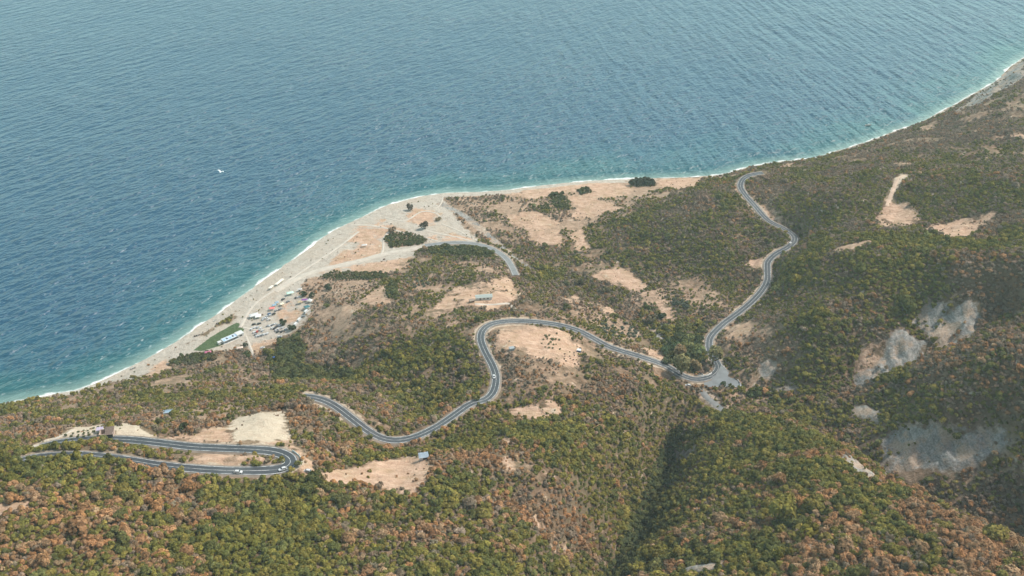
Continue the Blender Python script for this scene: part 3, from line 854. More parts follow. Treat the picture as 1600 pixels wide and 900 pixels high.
drape([(1092, 606), (1100, 616), (1112, 627), (1124, 636), (1136, 645)], 3.0, 'creek_bed', MCREEK)
drape([(1496, 258), (1505, 256), (1516, 254), (1524, 253)], 2.6, 'road', MOLD)

# paved triangle at the junction
bm = bmesh.new()
f = bm.faces.new([bm.verts.new((x, y, 32.62)) for x, y in APRON])
if f.normal.z < 0:
    f.normal_flip()
r_ = bmesh.ops.extrude_face_region(bm, geom=[f])
for v in r_['geom']:
    if isinstance(v, bmesh.types.BMVert):
        v.co.z -= 1.2
bmesh.ops.recalc_face_normals(bm, faces=bm.faces)
me = bpy.data.meshes.new('junction_pavement')
bm.to_mesh(me)
bm.free()
link('junction_pavement', me, simple('junction_asphalt', (.15, .165, .17), .85, .15, .2), kind='structure')
for a, b in [((1127, 569), (1161, 602)), ((1070, 604.5), (1160, 603.8))]:
    L = resample(np.vstack([up(*a, 32.62), up(*b, 32.62)]), 2)
    V, q = ribbon(L, [-.16, .16], .02)
    link('road_marking', grid_mesh('road_marking', V, q), MP, kind='structure')

# ------------------------------------------------------------------ vegetation
def leaf_material(name, source):
    m, nt, out = new_mat(name)
    if source == 'INSTANCER':
        t = N(nt, 'ShaderNodeAttribute', attribute_name='tint', attribute_type='INSTANCER').outputs['Color']
    else:
        t = nt.nodes.new('ShaderNodeObjectInfo').outputs['Color']
    v = N(nt, 'ShaderNodeAttribute', attribute_name='leaf_tone').outputs['Fac']
    w = N(nt, 'ShaderNodeAttribute', attribute_name='leaf_warm').outputs['Fac']
    k = nt.nodes.new('ShaderNodeVectorMath')
    k.operation = 'SCALE'
    nt.links.new(t, k.inputs[0])
    nt.links.new(ramp(nt, v, 0, 1, .5, 1.5), k.inputs['Scale'])
    c = mixc(nt, mth(nt, 'MULTIPLY', w, .22), k.outputs[0], (.17, .12, .05))
    d, tr = N(nt, 'ShaderNodeBsdfDiffuse'), N(nt, 'ShaderNodeBsdfTranslucent')
    nt.links.new(c, d.inputs[0])
    nt.links.new(c, tr.inputs[0])
    mx = N(nt, 'ShaderNodeMixShader', Fac=.22)
    nt.links.new(d.outputs[0], mx.inputs[1])
    nt.links.new(tr.outputs[0], mx.inputs[2])
    nt.links.new(mx.outputs[0], out.inputs[0])
    return m


LEAF_I, LEAF_O = leaf_material('scrub_leaves', 'INSTANCER'), leaf_material('tree_leaves', 'OBJECT')
BARK = simple('bark', (.12, .09, .065), .95, .25, 4)


def crown_mesh(name, seed, n, mat, lobes=7, tall=.85, leaf=(.15, .30), gap=.0):
    """crown of radius 1 standing on z=0: leaf clumps over several uneven lobes"""
    r = np.random.default_rng(seed)
    L = []
    for k in range(lobes):
        a, d = r.uniform(0, 2 * math.pi), r.uniform(.15, .62)
        L.append((d * math.cos(a), d * math.sin(a), tall * r.uniform(.55, 1.15), r.uniform(.34, .58)))
    V, tone, warm = [], [], []
    lt = r.uniform(.25, .8, lobes)
    k = 0
    while k < n:
        i = r.integers(lobes)
        lx, ly, lz, lr = L[i]
        u = r.normal(size=3)
        u /= np.linalg.norm(u)
        if u[2] < -.45:
            u[2] = -u[2]
        rr = lr * r.uniform(.72, 1.08)
        c = np.array([lx, ly, lz]) + u * rr * np.array([1, 1, .8])
        if c[2] < .12:
            continue
        if any(np.linalg.norm(c - np.array(q[:3])) < q[3] * .62 for j, q in enumerate(L) if j != i):
            continue
        nrm = u + r.normal(size=3) * .32 + np.array([0, 0, .25])
        nrm /= np.linalg.norm(nrm)
        t = np.cross(nrm, r.normal(size=3))
        t /= np.linalg.norm(t)
        b = np.cross(nrm, t)
        s = r.uniform(*leaf)
        q = [c + s * (t * x + b * y) for x, y in ((-.5, -.42), (.55, -.3), (.42, .55), (-.38, .5))]
        q[0] = q[0] + nrm * s * r.uniform(-.3, .1)
        V += q
        tone += [np.clip(lt[i] + r.normal() * .2, 0, 1)] * 4
        warm += [float(r.random() < .25) * r.random()] * 4
        k += 1
    me = grid_mesh(name, np.array(V), np.arange(len(V)).reshape(-1, 4), smooth=False)
    for nm, d in (('leaf_tone', tone), ('leaf_warm', warm)):
        if len(me.vertices) == len(d):
            x = me.attributes.new(nm, 'FLOAT', 'POINT')
            x.data.foreach_set('value', np.array(d, np.float32))
    me.materials.append(mat)
    return me


# the kinds of bush the scrub is made of
PROTO = bpy.data.collections.new('scrub_kinds')
NPROTO = 7
for k in range(NPROTO):
    o = bpy.data.objects.new('bush', crown_mesh('bush', 100 + k, 190 + 15 * k, LEAF_I, lobes=5 + k % 4, tall=(.72, .9, .62, 1.05, .8, .55, .95)[k]))
    PROTO.objects.link(o)

sp_ = 2.02
gx, gy = np.meshgrid(np.arange(GX0 + 4, GX1 - 4, sp_), np.arange(GY0 + 4, GY1 - 4, sp_))
gx, gy = gx.ravel(), gy.ravel()
gx = gx + RNG.uniform(-.48, .48, len(gx)) * sp_
gy = gy + RNG.uniform(-.48, .48, len(gy)) * sp_
gz = hgt(gx, gy)
qx, qy, qd_ = project(gx, gy, gz)
smp = lambda T: bilin(T, GX0, GY0, GS, gx, gy)
m = (qx > -560) & (qx < 2160) & (qy < 1180) & (smp(SD) > 5)
gx, gy, gz, qx, qy, qd_ = [q[m] for q in (gx, gy, gz, qx, qy, qd_)]
CV = cover(gx, gy)
dn = CV[:, 0] * sstep(.36 - .5 * (CV[:, 0] - .5), .62 - .5 * (CV[:, 0] - .5), fbm(gx, gy, 19, 55, 3) + .14 * (vnoise(gx, gy, 90, 66) - .5))
dn = np.where(CV[:, 0] > .94, np.maximum(dn, .93), dn)
bare = np.clip(smp(SOIL) * 1.15 + smp(BEIGE) * 1.15 + smp(LAWN) * 2 + smp(SAND) * 1.25, 0, 1)
dn = dn * (1 - .95 * sstep(.3, .8, bare)) * (1 - sstep(.25, .7, smp(SCREE)) * (.86 + .13 * sstep(.35, .5, fbm(gx, gy, 16, 44, 2))))
dense = smp(DENSE)
bank = (qx > 835) & (smp(D_river) < 15)
dn = np.where(bank, np.maximum(dn, .85), dn)
dn = np.maximum(dn, dense)
dn = dn * sstep(4.0, 5.4, smp(D_road)) * sstep(3.5, 5, smp(D_track)) * sstep(.8, 2.6, smp(D_river) + 2 * (smp(SCREE) < .4))
dn = np.where(in_poly(gx, gy, APRON), 0, dn)
sun_gap = RNG.random(len(gx))
k = sun_gap < dn
gx, gy, gz, qx, qy, qd_, CV, bare, dense = [q[k] for q in (gx, gy, gz, qx, qy, qd_, CV, bare, dense)]
n = len(gx)
u = RNG.random(n)
clump = fbm(gx, gy, 20, 21, 3) - .5
clump2 = fbm(gx, gy, 55, 23, 2) - .5
pg = np.clip(CV[:, 1] + clump * 2.0 + clump2 * 1.2 + dense * .8, 0, 1)
pr = np.clip(CV[:, 2] * (1 - (pg - CV[:, 1])) - clump * 1.2, 0, 1) * (1 - dense)
pr = np.minimum(pr, 1 - pg)
pr = pr * (1 - .5 * sstep(540, 680, qd_))
kind = np.where(u < pg, 0, np.where(u < pg + pr, 1, 2))
base = np.empty((n, 3))
G = np.array([(.142, .138, .032), (.185, .165, .038), (.095, .106, .034), (.215, .178, .045), (.115, .124, .042)])
Ru = np.array([(.30, .165, .085), (.35, .18, .08), (.28, .175, .10), (.31, .21, .125), (.25, .145, .075), (.37, .20, .10)])
Br = np.array([(.22, .165, .12), (.26, .20, .155), (.185, .15, .11), (.20, .172, .12), (.245, .17, .125)])
for j, T in enumerate((G, Ru, Br)):
    s = kind == j
    base[s] = T[RNG.integers(0, len(T), s.sum())]
far_ = sstep(560, 900, qd_)[:, None]
local = pg[:, None] * G.mean(0) + pr[:, None] * Ru.mean(0) + (1 - pg - pr)[:, None] * Br.mean(0)
base = (.86 * base + .14 * local) * RNG.uniform(.82, 1.2, (n, 1))
lush = (dense > .5)[:, None]
base = np.where(lush, base * .3 + .7 * np.array([.050, .066, .032]) * RNG.uniform(.7, 1.3, (n, 1)), base)  # darker green for thickets; along the gorge floor it stands in for shade
yel = (RNG.random(n) < .03) & (kind == 0)
base[yel] = (.17, .15, .03)
size = 1.52 * CV[:, 3] * (1 + .13 * sstep(.9, 1.0, CV[:, 0])) * np.exp(RNG.normal(0, .29, n)) * np.where(kind == 2, .82, 1.0)
size = size * (.74 + .58 * fbm(gx, gy, 38, 71, 3)) * np.where(RNG.random(n) < .035, 1.45, 1.0)
size = np.where(bare > .5, size * .55, size)
size = np.where(dense > .5, size * 1.15, size)
_nr = np.interp(qx, [-200, 0, 60, 110, 150, 200, 250, 300], [770, 722, 714, 711, 712, 719, 727, 732])
screen = ((qx < 290) & (qy > _nr + 2) & (smp(D_upper) < 9.5)) | ((qx > 425) & (qx < 492) & (qy > 620) & (qy < 640))
size = np.where(screen, np.maximum(size, 1.7) * 1.25, size)
scl = np.stack([size * RNG.uniform(.85, 1.2, n), size * RNG.uniform(.85, 1.2, n), size * RNG.uniform(.8, 1.25, n) * np.where(screen, 1.3, 1)], 1)
rot = np.stack([RNG.normal(0, .1, n), RNG.normal(0, .1, n), RNG.uniform(0, 6.283, n)], 1)
pick = RNG.integers(0, NPROTO, n)
print('bushes', n)


def visible(X, Y, Z):
    """is the top of a bush in sight of the camera (not behind a ridge)"""
    ts = np.linspace(.25, .985, 60)[:, None]
    return (CAM_H + (Z - CAM_H) * ts > hgt(X * ts, Y * ts) + .5).all(0)


near_i = np.nonzero((qx > 4) & (qx < 1596) & (qy > 6) & (qy < 896) & (size > 1.2))[0]
px_size = size[near_i] / qd_[near_i]
near_i = near_i[np.argsort(-px_size)][:900]
near_i = near_i[visible(gx[near_i], gy[near_i], gz[near_i] + 2)][:300]
rest = np.ones(n, bool)
rest[near_i] = False

me = bpy.data.meshes.new('maquis_scrub')
me.vertices.add(int(rest.sum()))
me.vertices.foreach_set('co', np.stack([gx, gy, gz - .12], 1)[rest].astype(np.float32).ravel())
for nm, typ, field, d in (('tint', 'FLOAT_COLOR', 'color', np.c_[base, np.ones(n)]), ('rot', 'FLOAT_VECTOR', 'vector', rot), ('scl', 'FLOAT_VECTOR', 'vector', scl)):
    x = me.attributes.new(nm, typ, 'POINT')
    x.data.foreach_set(field, d[rest].astype(np.float32).ravel())
x = me.attributes.new('pick', 'INT', 'POINT')
x.data.foreach_set('value', pick[rest].astype(np.int32))
scrub = link('maquis_scrub', me, LEAF_I, kind='stuff')
scrub['label'] = 'green, rust and grey-brown scrub covering the hills'
ng = bpy.data.node_groups.new('scrub', 'GeometryNodeTree')
ng.interface.new_socket('Geometry', in_out='INPUT', socket_type='NodeSocketGeometry')
ng.interface.new_socket('Geometry', in_out='OUTPUT', socket_type='NodeSocketGeometry')
gi, go = ng.nodes.new('NodeGroupInput'), ng.nodes.new('NodeGroupOutput')
iop = ng.nodes.new('GeometryNodeInstanceOnPoints')
ci = ng.nodes.new('GeometryNodeCollectionInfo')
ci.inputs['Collection'].default_value = PROTO
ci.inputs['Separate Children'].default_value = True
ci.inputs['Reset Children'].default_value = True


def named(nm, typ):
    q = ng.nodes.new('GeometryNodeInputNamedAttribute')
    q.data_type = typ
    q.inputs['Name'].default_value = nm
    return q.outputs['Attribute']


e2r = ng.nodes.new('FunctionNodeEulerToRotation')
ng.links.new(gi.outputs[0], iop.inputs['Points'])
ng.links.new(ci.outputs[0], iop.inputs['Instance'])
iop.inputs['Pick Instance'].default_value = True
ng.links.new(named('pick', 'INT'), iop.inputs['Instance Index'])
ng.links.new(named('rot', 'FLOAT_VECTOR'), e2r.inputs[0])
ng.links.new(e2r.outputs[0], iop.inputs['Rotation'])
ng.links.new(named('scl', 'FLOAT_VECTOR'), iop.inputs['Scale'])
ng.links.new(iop.outputs[0], go.inputs[0])
scrub.modifiers.new('scatter', 'NODES').node_group = ng


# ---- trees that can be told apart
def tag(o, label, cat, group=None):
    o['label'], o['category'] = label, cat
    if group:
        o['group'] = group
    return o


def empty(name, loc, rz=0.0):
    o = bpy.data.objects.new(name, None)
    o.location, o.rotation_euler = loc, (0, 0, rz)
    o.empty_display_size = .5
    COL.objects.link(o)
    return o


def tube(bm, pts, rad, seg=6):
    prev = None
    for i, (p, r) in enumerate(zip(pts, rad)):
        p = Vector(p)
        d = (Vector(pts[min(i + 1, len(pts) - 1)]) - Vector(pts[max(i - 1, 0)])).normalized()
        a = d.orthogonal().normalized()
        b = d.cross(a)
        ring = [bm.verts.new(p + r * (math.cos(2 * math.pi * k / seg) * a + math.sin(2 * math.pi * k / seg) * b)) for k in range(seg)]
        if prev:
            for k in range(seg):
                bm.faces.new((prev[k], prev[(k + 1) % seg], ring[(k + 1) % seg], ring[k]))
        prev = ring
    bm.faces.new(prev)


def bm_mesh(bm, name, smooth=False):
    bmesh.ops.recalc_face_normals(bm, faces=bm.faces)
    me = bpy.data.meshes.new(name)
    bm.to_mesh(me)
    bm.free()
    if smooth:
        me.shade_smooth()
    return me


def trunk_mesh(seed):
    r = random.Random(seed)
    bm = bmesh.new()
    tube(bm, [(0, 0, -.35), (.03, .02, .25), (.05, -.02, .75)], [.12, .085, .05])
    for k in range(4):
        a = k * 1.57 + r.uniform(-.5, .5)
        tube(bm, [(.03, 0, .3 + .06 * k), (.25 * math.cos(a), .25 * math.sin(a), .62), (.5 * math.cos(a), .5 * math.sin(a), .85)], [.05, .035, .015], 5)
    return bm_mesh(bm, 'trunk')


TRUNK = [trunk_mesh(k) for k in range(3)]
for t in TRUNK:
    t.materials.append(BARK)
CROWN = [crown_mesh('crown', 300 + k, 420 + 40 * (k % 3), LEAF_O, lobes=7 + k % 4, tall=(.78, .95, .7, 1.05, .85)[k % 5], leaf=(.11, .22)) for k in range(6)]


def tree(name, loc, size, col, label, cat, group=None, k=0, rz=0.0, crown=None):
    """size: crown radius along x, y and the scale of its height"""
    t = empty(name, loc, rz)
    tag(t, label, cat, group)
    c = bpy.data.objects.new('crown', (crown or CROWN)[k % len(crown or CROWN)])
    c.color = (*col, 1)
    w = bpy.data.objects.new('trunk', TRUNK[k % 3])
    for q in (c, w):
        q.parent = t
        q.scale = size
        COL.objects.link(q)
    return t


def hue_word(c):
    r, g, b = c
    if g >= r:
        return 'dark green' if g < .062 else 'olive green'
    if r < g * 1.18 + .01 and g > .08 and r < .14:
        return 'yellow green'
    if r > g * 1.6:
        return 'rust red' if r < .24 else 'orange brown'
    return 'pale brown' if r > .15 else 'grey brown'


def where_word(x, y):
    if x < 130: return 'at the corner of the slope under the hairpin road'
    if x < 300: return 'on the slope under the lower bend of the hairpin road'
    if x < 480: return 'on the slope under the white cars of the hairpin'
    if x < 620: return 'on the slope under the bare triangular field'
    if x < 760: return 'on the slope under the shed of the triangular field'
    if x < 900: return 'on the central ridge beside the bare streaks'
    if x < 1010: return 'on the wall of the dark gorge'
    if x < 1130: return 'beside the pale rock at the mouth of the gorge'
    if x < 1290: return 'on the ridge beyond the dark gorge'
    if x < 1440: return 'on the ridge under its grey scree patch'
    return 'on the end of the ridge beside the shaded valley'


SIZES = sorted(size[near_i])
for i in near_i:
    sw = 'small' if size[i] < SIZES[100] else 'medium' if size[i] < SIZES[200] else 'large'
    form = 'round' if scl[i, 2] < size[i] else 'tall'
    hw, ww = hue_word(base[i]), where_word(qx[i], qy[i])
    tree('oak_tree', (gx[i], gy[i], gz[i] - .1), tuple(scl[i]), tuple(base[i]), f'{sw} {form} {hw} oak {ww}', 'oak tree',
         f'{sw} {form} {hw} oaks {ww}', int(pick[i]), float(rot[i, 2]))

# single trees of the plain, the valley and the beach: (px, py of the foot, crown radius in m, height factor, colour, name, label)
LG, DG, PL, TM, YG, OL = (.085, .095, .035), (.038, .056, .026), (.13, .118, .052), (.105, .080, .058), (.17, .16, .035), (.095, .112, .078)
for px, py, r, hf, c, nm, lb in [
    (473, 622, 2.4, 1.1, (.12, .125, .04), 'roadside_bush', 'olive bush hiding the end of the middle road at the crest'), (467, 620, 2.6, 1.1, (.22, .15, .09), 'roadside_bush', 'brown bush behind the olive one at the road end'),
    (462, 623, 2.6, 1.2, (.10, .11, .04), 'roadside_bush', 'dark green bush below the road end at the crest'), (480, 626, 2.0, .9, (.25, .16, .09), 'roadside_bush', 'low rust bush under the road end at the crest'),
    (20, 724, 3.0, 1.3, (.12, .13, .04), 'roadside_bush', 'round green bush hiding the end of the near hairpin branch'), (33, 727, 2.8, 1.3, (.10, .11, .04), 'roadside_bush', 'dark green bush next to the hidden road end'), (8, 726, 3.0, 1.2, (.26, .16, .08), 'roadside_bush', 'rust bush beyond the hidden road end'),
    (46, 728, 2.6, 1.3, (.13, .13, .04), 'roadside_bush', 'olive bush in front of the near hairpin branch'), (27, 718, 2.2, 1.2, (.13, .125, .045), 'roadside_bush', 'small green bush over the hidden road end'),
    (1065, 585, 5.8, 1.5, PL, 'plane_tree', 'tall yellow green plane tree, the biggest beside the bend at the junction'),
    (1059, 562, 4.8, 1.4, (.16, .115, .06), 'plane_tree', 'brown topped plane tree behind the tall yellow green one'),
    (1084, 580, 4.6, 1.3, (.15, .112, .055), 'plane_tree', 'round brownish plane tree beside the white barrier of the junction'),
    (1113, 570, 5.8, 1.4, PL, 'plane_tree', 'plane tree hiding the road between junction and straight'),
    (1074, 556, 6.0, 1.3, (.10, .105, .042), 'plane_tree', 'broad green plane tree behind the junction group'),
    (1088, 556, 5.0, 1.2, (.075, .09, .036), 'plane_tree', 'dark green plane tree next to the straight road'),
    (1052, 548, 4.5, 1.2, DG, 'plane_tree', 'dark tree at the river end behind the planes'),
    (1040, 552, 3.6, 1.1, DG, 'plane_tree', 'small dark tree beside the end of the gravel riverbed'),
    (1072, 536, 4.6, 1.1, LG, 'plane_tree', 'light green tree farther up the river behind the planes'),
    (1043, 567, 3.2, 1.1, (.06, .07, .035), 'plane_tree', 'dark low tree between road and plane trees'),
    (1015, 505, 4.6, 1.4, (.135, .118, .075), 'poplar_tree', 'pale grey green tree in the riverbed above the gravel'),
    (1034, 497, 3.8, 1.1, DG, 'poplar_tree', 'dark tree beside the pale one on the riverbank'),
    (1010, 484, 3.6, 1.1, (.07, .09, .03), 'poplar_tree', 'green tree heading the row on the riverbank'),
    (905, 446, 5.0, 1.2, (.13, .118, .065), 'poplar_tree', 'pale round tree over the river bend'), (884, 447, 4.2, 1.0, (.10, .105, .055), 'poplar_tree', 'olive tree next to the pale one over the river'),
    (948, 458, 5.0, 1.1, (.12, .112, .065), 'poplar_tree', 'pale spreading tree by the bare field and river'), (960, 470, 3.6, 1.2, (.125, .108, .085), 'poplar_tree', 'grey leafless tree beside the river below the field'),
    (641, 328, 3.9, 1.5, (.085, .07, .05), 'tamarisk_tree', 'dark round tree alone near the tip of the beach'),
    (664, 358, 5.1, 1.3, (.088, .074, .052), 'tamarisk_tree', 'big dark round tree between the beach tracks'),
    (612, 362, 5.0, 1.0, (.15, .108, .068), 'tamarisk_tree', 'brownish tree over the grey green thicket'), (684, 344, 4.0, .8, (.15, .12, .065), 'tamarisk_tree', 'low yellowish bush beside the riverbank track'),
    (287, 673, 3.0, 1.5, (.052, .065, .026), 'lone_tree', 'single green tree over the far hairpin branch'), (185, 666, 2.2, 1.4, (.115, .085, .06), 'lone_tree', 'bare grey tree behind the pink house'),
    (443, 507, 3.6, 1.2, DG, 'carpark_tree', 'dark green tree standing among the parked cars'), (455, 515, 4.2, .9, DG, 'carpark_tree', 'dark bushy tree at the end of the parked cars'),
    (486, 500, 3.2, .7, (.15, .14, .045), 'carpark_tree', 'yellow green bush behind the white campers'), (475, 462, 4.0, .9, DG, 'carpark_tree', 'dark tree over the tents at the hill foot'), (487, 464, 3.6, .9, (.045, .06, .035), 'carpark_tree', 'second dark tree beside the purple tent'),
    (383, 541, 2.6, 1.2, (.055, .058, .035), 'palm_tree', 'dark bushy palm below the beach restaurant'), (388, 556, 4.8, .7, (.06, .078, .03), 'carpark_tree', 'olive bush under the palm by the track'),
    (514, 452, 4.6, .9, (.045, .062, .034), 'field_tree', 'dark tree in the dry field above the tents'), (511, 479, 3.0, .8, (.12, .13, .035), 'field_tree', 'bright yellow green bush on the dry hillside'),
    (997, 533, 3.2, .8, YG, 'yellow_bush', 'bright yellow bush at the corner of the olive grove'), (1186, 617, 5.0, 1.0, (.085, .1, .035), 'field_tree', 'bright green tree beside the stream past the junction'), (1170, 620, 3.5, 1.0, (.06, .08, .03), 'field_tree', 'darker green tree beside the bright one past the junction'),
    (1130, 602, 2.6, 1.0, (.05, .07, .03), 'junction_bush', 'dark green bush at the edge of the junction'), (1117, 611, 2.2, 1.2, (.16, .16, .045), 'junction_bush', 'yellow green sapling under the junction'),
    (984, 632, 2.4, 1.0, (.05, .06, .028), 'field_tree', 'dark oak at the foot of the central ridge'), (745, 625, 2.6, 1.2, (.13, .125, .04), 'roadside_bush', 'yellow green bush hiding the road at the bend'),
    (940, 846, 3.2, 1.0, (.14, .15, .06), 'gorge_tree', 'pale green tree beside the gorge floor'), (1000, 852, 3.0, 1.0, (.11, .12, .04), 'gorge_tree', 'pale green tree across the gorge floor'), (990, 892, 2.4, .9, (.2, .17, .02), 'gorge_tree', 'yellow bush at the foot of the gorge'),
]:
    if nm == 'plane_tree':
        r, c = r * 1.32, tuple(q * 1.8 for q in c)
    tree(nm, at(px, py) - Vector((0, 0, .2)), (r, r * .95, r * hf), c, lb, nm.split('_')[-1], None, px % 6, px * .7)
random.seed(4)
for px, py, r in [(988, 290, 4.5), (996, 289, 5.2), (1004, 288, 5.6), (1012, 289, 5.2), (1019, 290, 4.6), (1000, 291, 4)]:
    tree('pine_tree', at(px, py), (r, r, r * 1.25), (.050, .058, .038), 'dark pine of the dense clump on the far shore', 'pine', 'dark pines of the clump on the far shore', px % 6, px)

# olive groves, planted in rows
def grove(corners, nu, nv, size, label, group, col=OL, jitter=.25, skip=.1):
    A_, B_, C_, D_ = [np.array(q, float) for q in corners]
    for i in range(nu):
        for j in range(nv):
            if random.random() < skip:
                continue
            a, b = (i + .5 + random.uniform(-jitter, jitter)) / nu, (j + .5 + random.uniform(-jitter, jitter)) / nv
            p = (A_ * (1 - a) + B_ * a) * (1 - b) + (D_ * (1 - a) + C_ * a) * b
            s = size * random.uniform(.75, 1.2)
            k_ = random.randrange(6)
            v = random.uniform(.8, 1.2)
            tree('olive_tree', at(*p) - Vector((0, 0, .1)), (s, s, s * .95), tuple(x * v for x in col), label, 'olive tree', group, k_, random.uniform(0, 6))


grove([(932, 500), (985, 505), (1006, 530), (945, 528)], 7, 5, 1.9, 'silver green olive in the grove between road and river', 'olives of the grove between road and river')
grove([(1052, 470), (1078, 472), (1075, 484), (1050, 480)], 4, 2, 2.5, 'grey green olive in the little grove at the hill foot', 'olives of the little grove at the hill foot')
grove([(1075, 476), (1120, 474), (1105, 503), (1068, 498)], 7, 5, 1.1, 'young dark sapling planted in rows below the straight road', 'saplings planted below the straight road', (.085, .085, .05))
grove([(632, 430), (668, 425), (672, 445), (640, 462)], 5, 6, 1.7, 'grey green olive in the grove under the beach road', 'olives of the grove under the beach road')
grove([(880, 552), (908, 548), (906, 572), (880, 566)], 4, 4, .75, 'small dark sapling planted in the bare yard inside the bend', 'saplings planted in the bare yard', (.10, .08, .055), .3, .2)
grove([(855, 520), (880, 522), (875, 548), (835, 545)], 6, 5, 1.0, 'low green bush in the scrubby yard inside the bend', 'bushes of the yard inside the bend', (.13, .135, .06), .6, .3)
grove([(100, 680), (160, 665), (160, 680), (100, 690)], 7, 3, .9, 'small green vine bush on the terraces by the pink house', 'vine bushes on the terraces', (.085, .10, .04))

# ------------------------------------------------------------------ vehicles
def bx(bm, cx_, cy_, cz_, sx_, sy_, sz_, mi=0, taper=1.0, rz=0.0):
    vs = []
    for z in (-.5, .5):
        t = taper if z > 0 else 1
        for x, y in ((-.5, -.5), (.5, -.5), (.5, .5), (-.5, .5)):
            X, Y = x * sx_ * t, y * sy_ * t
            vs.append(bm.verts.new((cx_ + X * math.cos(rz) - Y * math.sin(rz), cy_ + X * math.sin(rz) + Y * math.cos(rz), cz_ + z * sz_)))
    for q in ((3, 2, 1, 0), (4, 5, 6, 7), (0, 1, 5, 4), (1, 2, 6, 5), (2, 3, 7, 6), (3, 0, 4, 7)):
        bm.faces.new([vs[i] for i in q]).material_index = mi
    return vs


def paint_mat(name, col, rough=.3):
    m, nt, out = new_mat(name)
    tc = nt.nodes.new('ShaderNodeTexCoord')
    f = noise_tex(nt, tc.outputs['Object'], 2.5, 4)
    b = N(nt, 'ShaderNodeBsdfPrincipled', Roughness=rough)
    b.inputs['Coat Weight'].default_value = .4
    nt.links.new(mixc(nt, ramp(nt, f, .4, .75), col, tuple(x * .82 for x in col)), b.inputs['Base Color'])
    nt.links.new(b.outputs[0], out.inputs[0])
    return m


PAINT = dict(white=paint_mat('white_paint', (.52, .53, .53)), silver=paint_mat('silver_paint', (.36, .38, .39)), grey=paint_mat('grey_paint', (.20, .21, .22)), black=paint_mat('black_paint', (.025, .027, .03)),
             blue=paint_mat('blue_paint', (.06, .12, .24)), red=paint_mat('red_paint', (.36, .05, .04)))
GLASS = simple('tinted_glass', (.025, .03, .035), .08, .1)
RUBBER = simple('tyre_rubber', (.02, .02, .02), .9, .1)
LAMP = simple('lamp_glass', (.7, .72, .72), .1, .05)
BODY_SEC = [  # (x, half width, sill z, shoulder z) along a hatchback
    (-2.12, .62, .42, .78), (-2.0, .80, .28, .92), (-1.2, .86, .24, .96), (0, .88, .24, .94), (1.0, .87, .24, .93), (1.75, .82, .26, .82), (2.08, .66, .34, .70)]
ROOF_SEC = [(-1.95, .70, .90), (-1.45, .62, 1.42), (-.5, .64, 1.50), (.35, .62, 1.45), (1.12, .72, .92)]


def car_body(bm):
    prev = None
    for x, w, z0, z1 in BODY_SEC:
        ring = [bm.verts.new(v) for v in ((x, -w * .93, z0), (x, -w, (z0 + z1) / 2), (x, -w * .92, z1), (x, w * .92, z1), (x, w, (z0 + z1) / 2), (x, w * .93, z0))]
        if prev:
            for k in range(6):
                bm.faces.new((prev[k], prev[(k + 1) % 6], ring[(k + 1) % 6], ring[k]))
        else:
            bm.faces.new(ring)
        prev = ring
    bm.faces.new(prev)
    prev = None
    for x, w, z in ROOF_SEC:
        ring = [bm.verts.new(v) for v in ((x, -w - .08, .88), (x, -w, z), (x, w, z), (x, w + .08, .88))]
        if prev:
            for k in range(3):
                bm.faces.new((prev[k], prev[k + 1], ring[k + 1], ring[k]))
        prev = ring


def quad(bm, pts, mi=0):
    bm.faces.new([bm.verts.new(p) for p in pts]).material_index = mi


def glass_quads():
    o = .012
    r = {}
    r['windshield'] = [[(1.04, -.64, .99), (1.04, .64, .99), (.42, .56, 1.41), (.42, -.56, 1.41)]]
    r['windshield'] = [[(x + .03, y, z + .03) for x, y, z in r['windshield'][0]]]
    r['rear_window'] = [[(-1.93, .60, 1.0), (-1.93, -.60, 1.0), (-1.53, -.54, 1.38), (-1.53, .54, 1.38)]]
    for s in (-1, 1):
        q = [[(.85, s * .755, .97), (.3, s * .672, 1.38), (-.48, s * .685, 1.42), (-.48, s * .765, .97)], [(-.58, s * .765, .97), (-.58, s * .685, 1.42), (-1.35, s * .67, 1.35), (-1.6, s * .755, .99)]]
        r['side_window' + ('' if s < 0 else '.001')] = q if s < 0 else [list(reversed(k)) for k in q]
    return r


def wheel_mesh():
    bm = bmesh.new()
    bmesh.ops.create_cone(bm, cap_ends=True, segments=14, radius1=.32, radius2=.32, depth=.2, matrix=Matrix.Rotation(R(90), 4, 'X'))
    return bm_mesh(bm, 'wheel')


bm = bmesh.new()
car_body(bm)
CAR_BODY = bm_mesh(bm, 'body')
CAR_GLASS = {}
for nm, qs in glass_quads().items():
    bm = bmesh.new()
    for q in qs:
        quad(bm, q)
    me = bm_mesh(bm, nm)
    me.materials.append(GLASS)
    CAR_GLASS[nm] = me
WHEEL = wheel_mesh()
WHEEL.materials.append(RUBBER)
bm = bmesh.new()
bx(bm, 2.0, 0, .66, .1, .26, .12)
HEADLIGHT = bm_mesh(bm, 'headlight')
HEADLIGHT.materials.append(LAMP)


def car(loc, rz, colour, label, group=None, tilt=0.0):
    t = empty('car', loc, rz)
    t.rotation_euler = (0, -tilt, rz)
    tag(t, label, 'car', group)
    me = CAR_BODY.copy()
    me.materials.append(PAINT[colour])
    link('body', me, None, t)
    for nm, g in CAR_GLASS.items():
        link(nm.split('.')[0], g, None, t)
    for x in (-1.3, 1.3):
        for y in (-.78, .78):
            link('wheel', WHEEL, None, t).location = (x, y, .32)
    for y in (-.52, .52):
        link('headlight', HEADLIGHT, None, t).location = (0, y, 0)
    return t


